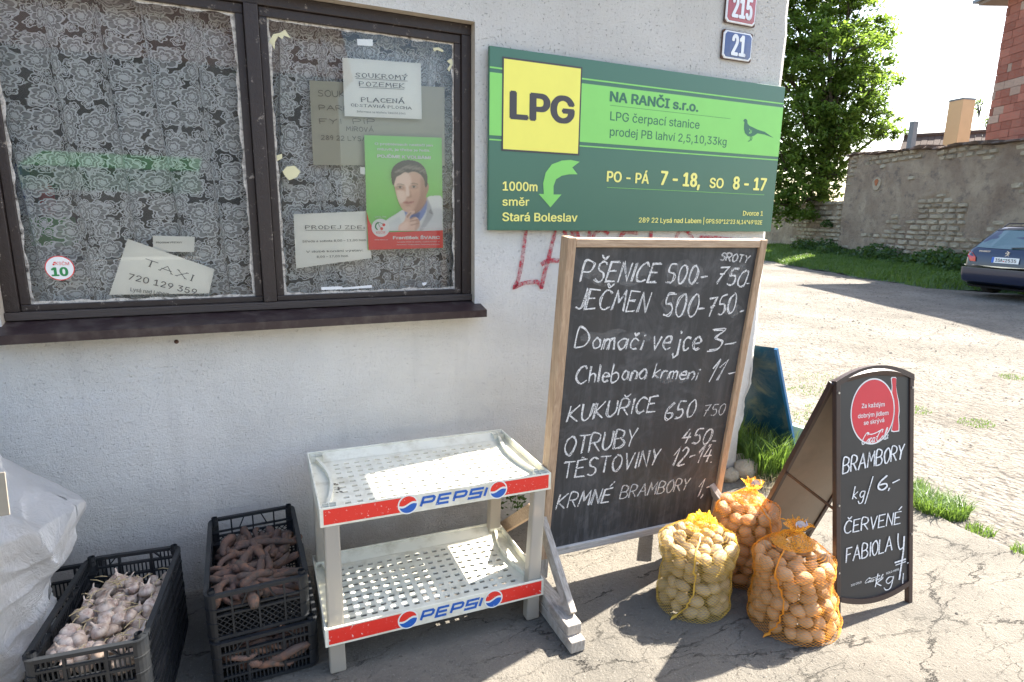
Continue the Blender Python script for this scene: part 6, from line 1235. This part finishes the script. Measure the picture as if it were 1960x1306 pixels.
# return side of the brickwork (faces left) as coarse courses
for r_i in range(row):
    mb = MB(); 
    for k in range(3): mb.bar(FO + n3 * (.18 + k * .5) + V((0, 0, top_b - ch / 2 - r_i * ch)), FO + n3 * (.66 + k * .5) + V((0, 0, top_b - ch / 2 - r_i * ch)), .10, ch * .955)
    tag(mb.build('brick_course', M['brick'], bb), kind='stuff')
mb = MB(); mb.prism([FO + d3 * -.75 + n3 * -.5 + V((0, 0, top_b + .1)), FO + d3 * 9 + n3 * -.5 + V((0, 0, top_b + .1)), FO + d3 * 9 + n3 * 8.4 + V((0, 0, top_b + .1)), FO + d3 * -.75 + n3 * 8.4 + V((0, 0, top_b + .1))], (0, 0, .09)); mb.build('roof', M['zinc'], bb)
mb = MB(); mb.prism([FO + d3 * -.6 + n3 * -.4 + V((0, 0, top_b + .002)), FO + d3 * 9 + n3 * -.4 + V((0, 0, top_b + .002)), FO + d3 * 9 + n3 * 8.3 + V((0, 0, top_b + .002)), FO + d3 * -.6 + n3 * 8.3 + V((0, 0, top_b + .002))], (0, 0, .096)); mb.build('soffit_board', M['eave'], bb)
M['lowtile'] = basic('low_roof_tile', (.075, .05, .042), .9, .35, 4)
# low tiled roof with chimneys
ZR = 27; q0, q1 = atD(1760, 262, ZR), atD(1895, 262, ZR - 1.5); lowr = thing('low_house', 'low house with dark tiled roof showing over the yard wall', 'house', (q0.x, q0.y, 0))
dd = V((q1.x - q0.x, q1.y - q0.y, 0)); zr = q0.z; back = V((-dd.y, dd.x, 0)).normalized(); back = back if back.dot(V((1, .5, 0))) > 0 else -back
dd3 = dd.normalized(); LL = dd.length + 2.5
e0 = q0 - V((0, 0, q0.z)) - dd3 * .6 - back * 2.2
mb = MB(); mb.prism([e0 + back * .3 + dd3 * .5, e0 + dd3 * LL + back * .3, e0 + dd3 * LL + back * 4.2, e0 + back * 4.2 + dd3 * .5], (0, 0, zr - 1.4)); mb.build('wall', M['opp'], lowr)
mb = MB()
for k in range(int(LL / .24)):
    a = e0 + dd3 * (.12 + k * .24) + V((0, 0, zr - 1.5)); b = e0 + dd3 * (.12 + k * .24 + .0) + back * 2.2 + V((0, 0, zr)) ; mb.bar(a, b, .225, .05 + .02 * (k % 2)); c_ = b + back * 2.2 - V((0, 0, 1.5)); mb.bar(b, c_, .225, .05)
mb.build('roof', M['lowtile'], lowr)
mb = MB(); a = e0 + back * 2.2 + V((0, 0, zr + .04)); mb.tube([a, a + dd3 * LL], .11, 8); mb.build('ridge', M['lowtile'], lowr)
def stack(name, label, u0, v0, u1, v1, dpt, wid, mat, cap_, parent=None):
    b, t2 = atD(u0, v0, dpt), atD(u1, v1, dpt); t_ = thing(name, label, 'chimney', (b.x, b.y, 0)); w_ = wid / 2; mb = MB(); base = V((b.x, b.y, 0)); R = MX.Rotation(wang + .25, 3, 'Z'); q = [R @ V((x * w_, y * w_, 0)) for x, y in ((-1, -1), (1, -1), (1, 1), (-1, 1))]
    mb.add([base + p for p in q] + [V((base.x, base.y, t2.z)) + p for p in q], [(0, 1, 5, 4), (1, 2, 6, 5), (2, 3, 7, 6), (3, 0, 4, 7), (4, 5, 6, 7)]); mb.build('shaft', mat, t_)
    mb = MB(); mb.add([V((base.x, base.y, t2.z - .0)) + p * 1.04 for p in q] + [V((base.x, base.y, t2.z + .07)) + p * 1.04 for p in q], [(3, 2, 1, 0), (0, 1, 5, 4), (1, 2, 6, 5), (2, 3, 7, 6), (3, 0, 4, 7), (4, 5, 6, 7)]); mb.build('cap', cap_, t_)
stack('rendered_chimney', 'tall ochre rendered chimney standing over the yard wall', 1829, 275, 1843, 197, 24.5, .62, M['ochre'], M['zinc'])
stack('grey_flue', 'thin grey square flue rising over the yard wall left of the ochre chimney', 1743, 282, 1748, 238, 24.5, .22, M['zinc'], M['zinc'])
# ================================================================== CAR
fw, lt = V((.985, -.17, 0)).normalized(), None; lt = V((0, 0, 1)).cross(fw); CO = V((15.30, 8.42, 0)); 
fw2 = fw
car = thing('parked_car', 'dark blue estate car parked at the grass with its rear towards us', 'car', tuple(CO + fw * 2.2 - lt * .87)); CW = .87
def cp(s_, y, z): return CO + (fw * s_ + lt * (y - CW) + V((0, 0, z))) * 1.1        # s from rear bumper forward, y to the left from the centre line
RZ = [(.20, .10, 4.50, .80), (.30, .03, 4.60, .84), (.45, .00, 4.65, .865), (.58, .01, 4.66, .87), (.60, .06, 4.62, .865), (.80, .07, 4.55, .865), (.93, .12, 4.3, .85), (.965, .14, 3.6, .83), (1.0, .17, 3.45, .815), (1.2, .33, 3.0, .72), (1.36, .47, 2.6, .62), (1.40, .52, 2.45, .58), (1.43, .75, 2.2, .45)]
def ringc(z, s0, s1, w_, n=10):
    pts = []; r = min(.15, w_ * .4)
    for (cs, cy2, a0) in ((s0 + r, w_ - r, math.pi / 2), (s0 + r, -w_ + r, math.pi), (s1 - r * 2, -w_ + r, 1.5 * math.pi), (s1 - r * 2, w_ - r, 0)):
        rx_ = r if cs < (s0 + s1) / 2 else r * 2
        for k in range(n): t_ = a0 + math.pi / 2 * k / (n - 1); pts.append(cp(cs + rx_ * math.cos(t_), cy2 + r * math.sin(t_), z))
    return pts
def loft(rows, cap=True):
    mb = MB(); rg = [ringc(*r_) for r_ in rows]; n = len(rg[0])
    for r_ in rg: mb.v += r_
    for j in range(len(rg) - 1):
        for k in range(n): mb.f.append((j * n + k, j * n + (k + 1) % n, (j + 1) * n + (k + 1) % n, (j + 1) * n + k))
    if cap: mb.f += [tuple(range(n))[::-1], tuple(range((len(rg) - 1) * n, len(rg) * n))]
    return mb
loft([r_ for r_ in RZ if r_[0] >= .6]).build('body', M['car'], car, smooth=True, auto=35)
bpm = loft([(z if z > .25 else .23, a - .035 + (.05 if z < .25 else 0), b + .03, w_ + .012) for z, a, b, w_ in RZ if z <= .59]).build('bumper', M['car'], car, smooth=True, auto=35)
loft([(.17, .14, 4.4, .78), (.21, .08, 4.5, .80)]).build('underbody', M['trim'], car)
def onrear(z, o=.012):
    for (z0, a0, _, w0), (z1, a1, _, w1) in zip(RZ, RZ[1:]):
        if z0 <= z <= z1 + 1e-6 and z0 >= .6: k = (z - z0) / (z1 - z0); return a0 + (a1 - a0) * k - o, w0 + (w1 - w0) * k
    return RZ[4][1] - o, .865
def rearpatch(name, pts, mat, o=.012, th=.006, curve=.0):
    mb = MB(); q = []
    for y, z in pts: s_, w_ = onrear(z, o); edge_ = max(0, abs(y) - (w_ - .15)); s_ += .15 - math.sqrt(max(.0, .15 ** 2 - min(.149, edge_) ** 2)); q.append(cp(s_, y, z))
    mb.prism(q[::-1], fw * th); return mb.build(name, mat, car)
rearpatch('rear_window', [(-.70, .99), (-.4, .98), (0, .975), (.4, .98), (.70, .99), (.575, 1.33), (.3, 1.345), (0, 1.35), (-.3, 1.345), (-.575, 1.33)], M['carglass'])
rearpatch('spoiler', [(-.56, 1.345), (0, 1.362), (.56, 1.345), (.55, 1.385), (0, 1.40), (-.55, 1.385)], M['trim'], .03, .05)
for s_ in (1, -1):
    rearpatch('tail_lamp', [(s_ * y, z) for y, z in ((.84, .90), (.80, .905), (.70, .87), (.60, .79), (.585, .70), (.70, .70), (.74, .76), (.80, .82), (.845, .84))][::s_], M['lamp'], .018)
    rearpatch('lamp_smoked', [(s_ * y, z) for y, z in ((.855, .83), (.80, .815), (.74, .755), (.70, .69), (.86, .69))][::s_], M['lampdk'], .016)
rearpatch('bumper_strip', [(-.86, .605), (-.5, .605), (0, .605), (.5, .605), (.86, .605), (.86, .63), (.5, .63), (0, .63), (-.5, .63), (-.86, .63)], M['chrome'], .055, .01)
nplt = rearpatch('number_plate', [(-.26, .70), (.26, .70), (.26, .81), (-.26, .81)], M['white'], .02)
rearpatch('plate_strip', [(.215, .701), (.26, .701), (.26, .809), (.215, .809)], M['plateblue'], .0235)
def carpl(z, o): s_, _ = onrear(z, o); return Plane(cp(s_, 0, z), -lt, V((0, 0, 1)) )
pl = carpl(.755, .024); mb = MB(); put(mb, pl, '3SA', (-.205, -.035), (-.045, -.035), .07, bold=.02, off=.0); mb.build('plate_lettering', M['ink'], car); mb = MB(); put(mb, pl, '2535', (.005, -.035), (.235, -.035), .07, bold=.02, off=.0); mb.build('plate_lettering', M['ink'], car)
for k in (-1, 1): mb = MB(); mb.poly(disc(pl, V((-.02, .02 * k)), .014, .014, 0, 12)); mb.build('plate_seal', M['dkgreen'] if k > 0 else M['red'], car)
pl = carpl(.905, .016); mb = MB(); put(mb, pl, 'PEUGEOT', (-.63, -.005), (-.38, -.005), .032, bold=.03, off=.0); mb.build('maker_lettering', M['chrome'], car)
pl = carpl(.885, .018); mb = MB()
for k, st_ in enumerate(([(-.02, .045), (.0, .05), (.015, .035), (.005, .0), (-.02, -.04)], [(.005, .02), (.045, .03)], [(.005, .005), (.04, -.005)], [(.0, -.01), (.03, -.05)], [(-.005, .015), (-.035, .02), (-.045, .0)], [(-.02, -.04), (-.045, -.05)])): mb.ribbon(pl, st_, .013, .0002 * k)
mb.build('lion_badge', M['chrome'], car)
mb = MB(); s_, _ = onrear(1.0, .03); mb.bar(cp(s_, -.02, 1.0), cp(s_ + .02, -.5, 1.03), .02, .02); mb.build('rear_wiper', M['trim'], car)
for y in (.56, -.56): mb = MB(); mb.tube([cp(.62, y, 1.40), cp(.75, y, 1.475), cp(1.6, y, 1.49), cp(2.3, y, 1.475), cp(2.45, y, 1.40)], .014, 8); mb.build('roof_rail', M['roofrail'], car, smooth=True)
for y in (1, -1):
    mb = MB(); q = [(.60, 1.0), (1.3, 1.0), (1.3, 1.34), (.72, 1.34)]
    for sa, sb in ((.62, 1.25), (1.35, 2.0), (2.1, 2.9)):
        def P2(s_, z): w_ = float(np.interp(z, [r_[0] for r_ in RZ], [r_[3] for r_ in RZ])); return cp(s_, y * (w_ + .008), z)
        mb.prism([P2(sa + .02, 1.0), P2(sb, 1.0), P2(sb - (.25 if sb > 2.5 else .03), 1.33), P2(sa + (.18 if sa < 1 else .03), 1.33)][::y], lt * -.008 * y)
        mb.build('side_window', M['carglass'], car); mb = MB()
    for sx in (.86, 3.55):
        wh = MB(); c_ = cp(sx, y * .755, .31); 
        prof_ = [(.18, -.09), (.27, -.095), (.305, -.075), (.31, 0), (.305, .075), (.27, .095), (.18, .09)]
        q = lt.to_track_quat('Z', 'Y').to_matrix().to_4x4(); wh.M = MX.Translation(c_) @ q; wh.lathe([(a * 1.1, b * 1.1) for a, b in prof_], 28); ww = wh.build('wheel', M['tyre'], car, smooth=True, auto=40)
        wh = MB(); wh.M = MX.Translation(c_ + lt * y * .075) @ q; wh.lathe([(.17, -.012), (.175, .0), (.05, .012)], 24); wh.build('rim', M['chrome'], ww, smooth=True, auto=40)
# ================================================================== HOUSE ACROSS THE STREET (seen only as a reflection in the window)
oh = thing('opposite_house', 'plain rendered house across the street, mirrored in the window', 'house', (-5, -9, 0))
mb = MB(); mb.prism([(-16, -10, 0), (2.2, -10, 0), (2.2, -9, 0), (-16, -9, 0)], (0, 0, 4.6)); mb.build('wall', M['opp'], oh)
mb = MB(); mb.add([(-16.3, -8.7, 4.5), (2.5, -8.7, 4.5), (2.5, -11.5, 7.2), (-16.3, -11.5, 7.2), (-16.3, -14, 4.5), (2.5, -14, 4.5)], [(0, 1, 2, 3), (3, 2, 5, 4), (1, 5, 2), (0, 3, 4)]); mb.build('roof', M['rooftile'], oh)
for k in range(5): mb = MB(); mb.box((-14 + 3.4 * k, -8.98, 2.2), (1.2, .05, 1.4)); mb.build('window', M['dark'], oh)
an = thing('market_stall', 'market stall with a green awning across the street, mirrored in the window', 'stall', (-2.2, -4.5, 0))
mb = MB(); mb.box((-1.6, -5, 2.05), (2.2, .05, .32)); mb.add([(-2.7, -4.97, 2.21), (-.5, -4.97, 2.21), (-.5, -6.2, 2.5), (-2.7, -6.2, 2.5)], [(0, 1, 2, 3)]); mb.build('awning', M['awning'], an)
mb = MB(); mb.box((-1.6, -5.3, .45), (2.1, .7, .9)); mb.build('counter', M['stall'], an)
for x in (-2.65, -.55): mb = MB(); mb.box((x, -5.03, 1.1), (.05, .05, 2.2)); mb.build('post', M['zinc'], an)
# ================================================================== LOOSE GROUND DETAIL
random.seed(9)
mb = MB()
def scatter_stone(x, y, z, r):
    n = len(mb.v); a = U(0, 6.3); pts = [V((math.cos(a + k * 2 * math.pi / 5) * r * U(.7, 1.2), math.sin(a + k * 2 * math.pi / 5) * r * U(.7, 1.2), z + U(0, .2) * r)) + V((x, y, 0)) for k in range(5)] + [V((x + U(-.3, .3) * r, y + U(-.3, .3) * r, z + r * U(.5, .9)))]
    mb.v += pts; mb.f += [(n + k, n + (k + 1) % 5, n + 5) for k in range(5)]
for i in range(15000):
    dd_ = U(0, 1) ** 1.7; x = 3.5 + dd_ * 15; y = U(-4, 14) * (.35 + dd_ * .65) + 1.2 * (1 - dd_)
    if x < edge(y) + .03: continue
    scatter_stone(x, y, gh(x, y) - .002, U(.003, .010) * (1 + dd_ * 1.4) * (2.2 if RN() < .03 else 1))
tag(mb.build('yard_stones', M['pebble'], org=(0, 0, 0)), 'loose small stones and grit scattered over the yard', 'gravel', kind='stuff')
mb = MB()
for i in range(900): x, y = U(-.8, 3.3), U(-.2, 2.6); scatter_stone(x, y, .001, U(.0012, .0035) * (2 if RN() < .03 else 1))
tag(mb.build('pavement_grit', M['pebble'], org=(0, 0, 0)), 'fine grit lying on the concrete pavement', 'grit', kind='stuff')
# soil strip and tufts at the house corner and along the slab edge
mb = MB(); mb.grid(lambda u, v: ((lambda a, r: (3.03 + r * math.cos(a) * .42, 2.62 + r * math.sin(a) * .55, .012 * (1 - r) + .006 + .012 * NZ.noise(V((math.cos(a) * r * 6, math.sin(a) * r * 6, 0))) * (1 - r) - .03 * r ** 6))(2 * math.pi * u, v)), 40, 10, True); tag(mb.build('soil_patch', M['soil'], smooth=True), kind='structure')
def tuft(label, cx_, cy_, r, n, h0, h1, wd, mat='grass', lean=1.0, z0=None, group=None, cat='grass tuft'):
    mb = MB(); P_ = []
    for i in range(n): a = U(0, 6.3); k = r * math.sqrt(RN()); x, y = cx_ + k * math.cos(a), cy_ + k * math.sin(a) * .8; P_.append((x, y, (gh(x, y) if x > edge(y) else 0) if z0 is None else z0))
    blades(mb, P_, h0, h1, wd, lean); return tag(mb.build('grass_tuft', M[mat]), label, cat, group)
tuft('tall green grass tuft at the house corner in front of the blue sheet', 3.00, 2.58, .17, 620, .12, .34, .007, lean=.9, z0=.005)
tuft('grass tuft growing between the house corner and the blue metal sheet', 3.04, 2.86, .16, 380, .15, .38, .007, lean=.7, z0=-.01)
tuft('dry straw coloured grass lying at the house corner', 2.88, 2.44, .16, 260, .03, .09, .003, 'dry', 2.2, .006)
tuft('large bright green grass tuft at the pavement edge right of the pavement sign', 3.56, 1.86, .17, 900, .05, .13, .006, lean=1.1)
tuft('green grass spreading behind the large tuft at the pavement edge', 3.66, 2.12, .17, 520, .04, .11, .006, lean=1.1)
tuft('thin green grass between the two tufts along the pavement edge', 3.52, 1.62, .08, 160, .02, .06, .005)
tuft('small green grass tuft at the pavement edge near the right border', 3.50, 1.36, .12, 260, .02, .07, .005)
for k, (u_, v_, r) in enumerate([(1595, 775, .16), (1555, 715, .22), (1550, 738, .14), (1870, 800, .10), (1750, 775, .1), (1530, 790, .15), (1940, 715, .1)]):
    p = onZ(u_, v_); tuft('sparse pale green patch of low grass in the gravel yard', p.x, p.y, r * 1.6, 170, .008, .03, .006, group='sparse grass patches in the yard', cat='grass patch')
mb = MB(); leafclump(mb, (1.17, 2.55, .12), .07, .32, 190, .012, .03); tag(mb.build('wall_weed', M['weed']), 'small weed growing up the wall behind the Pepsi shelf', 'weed')
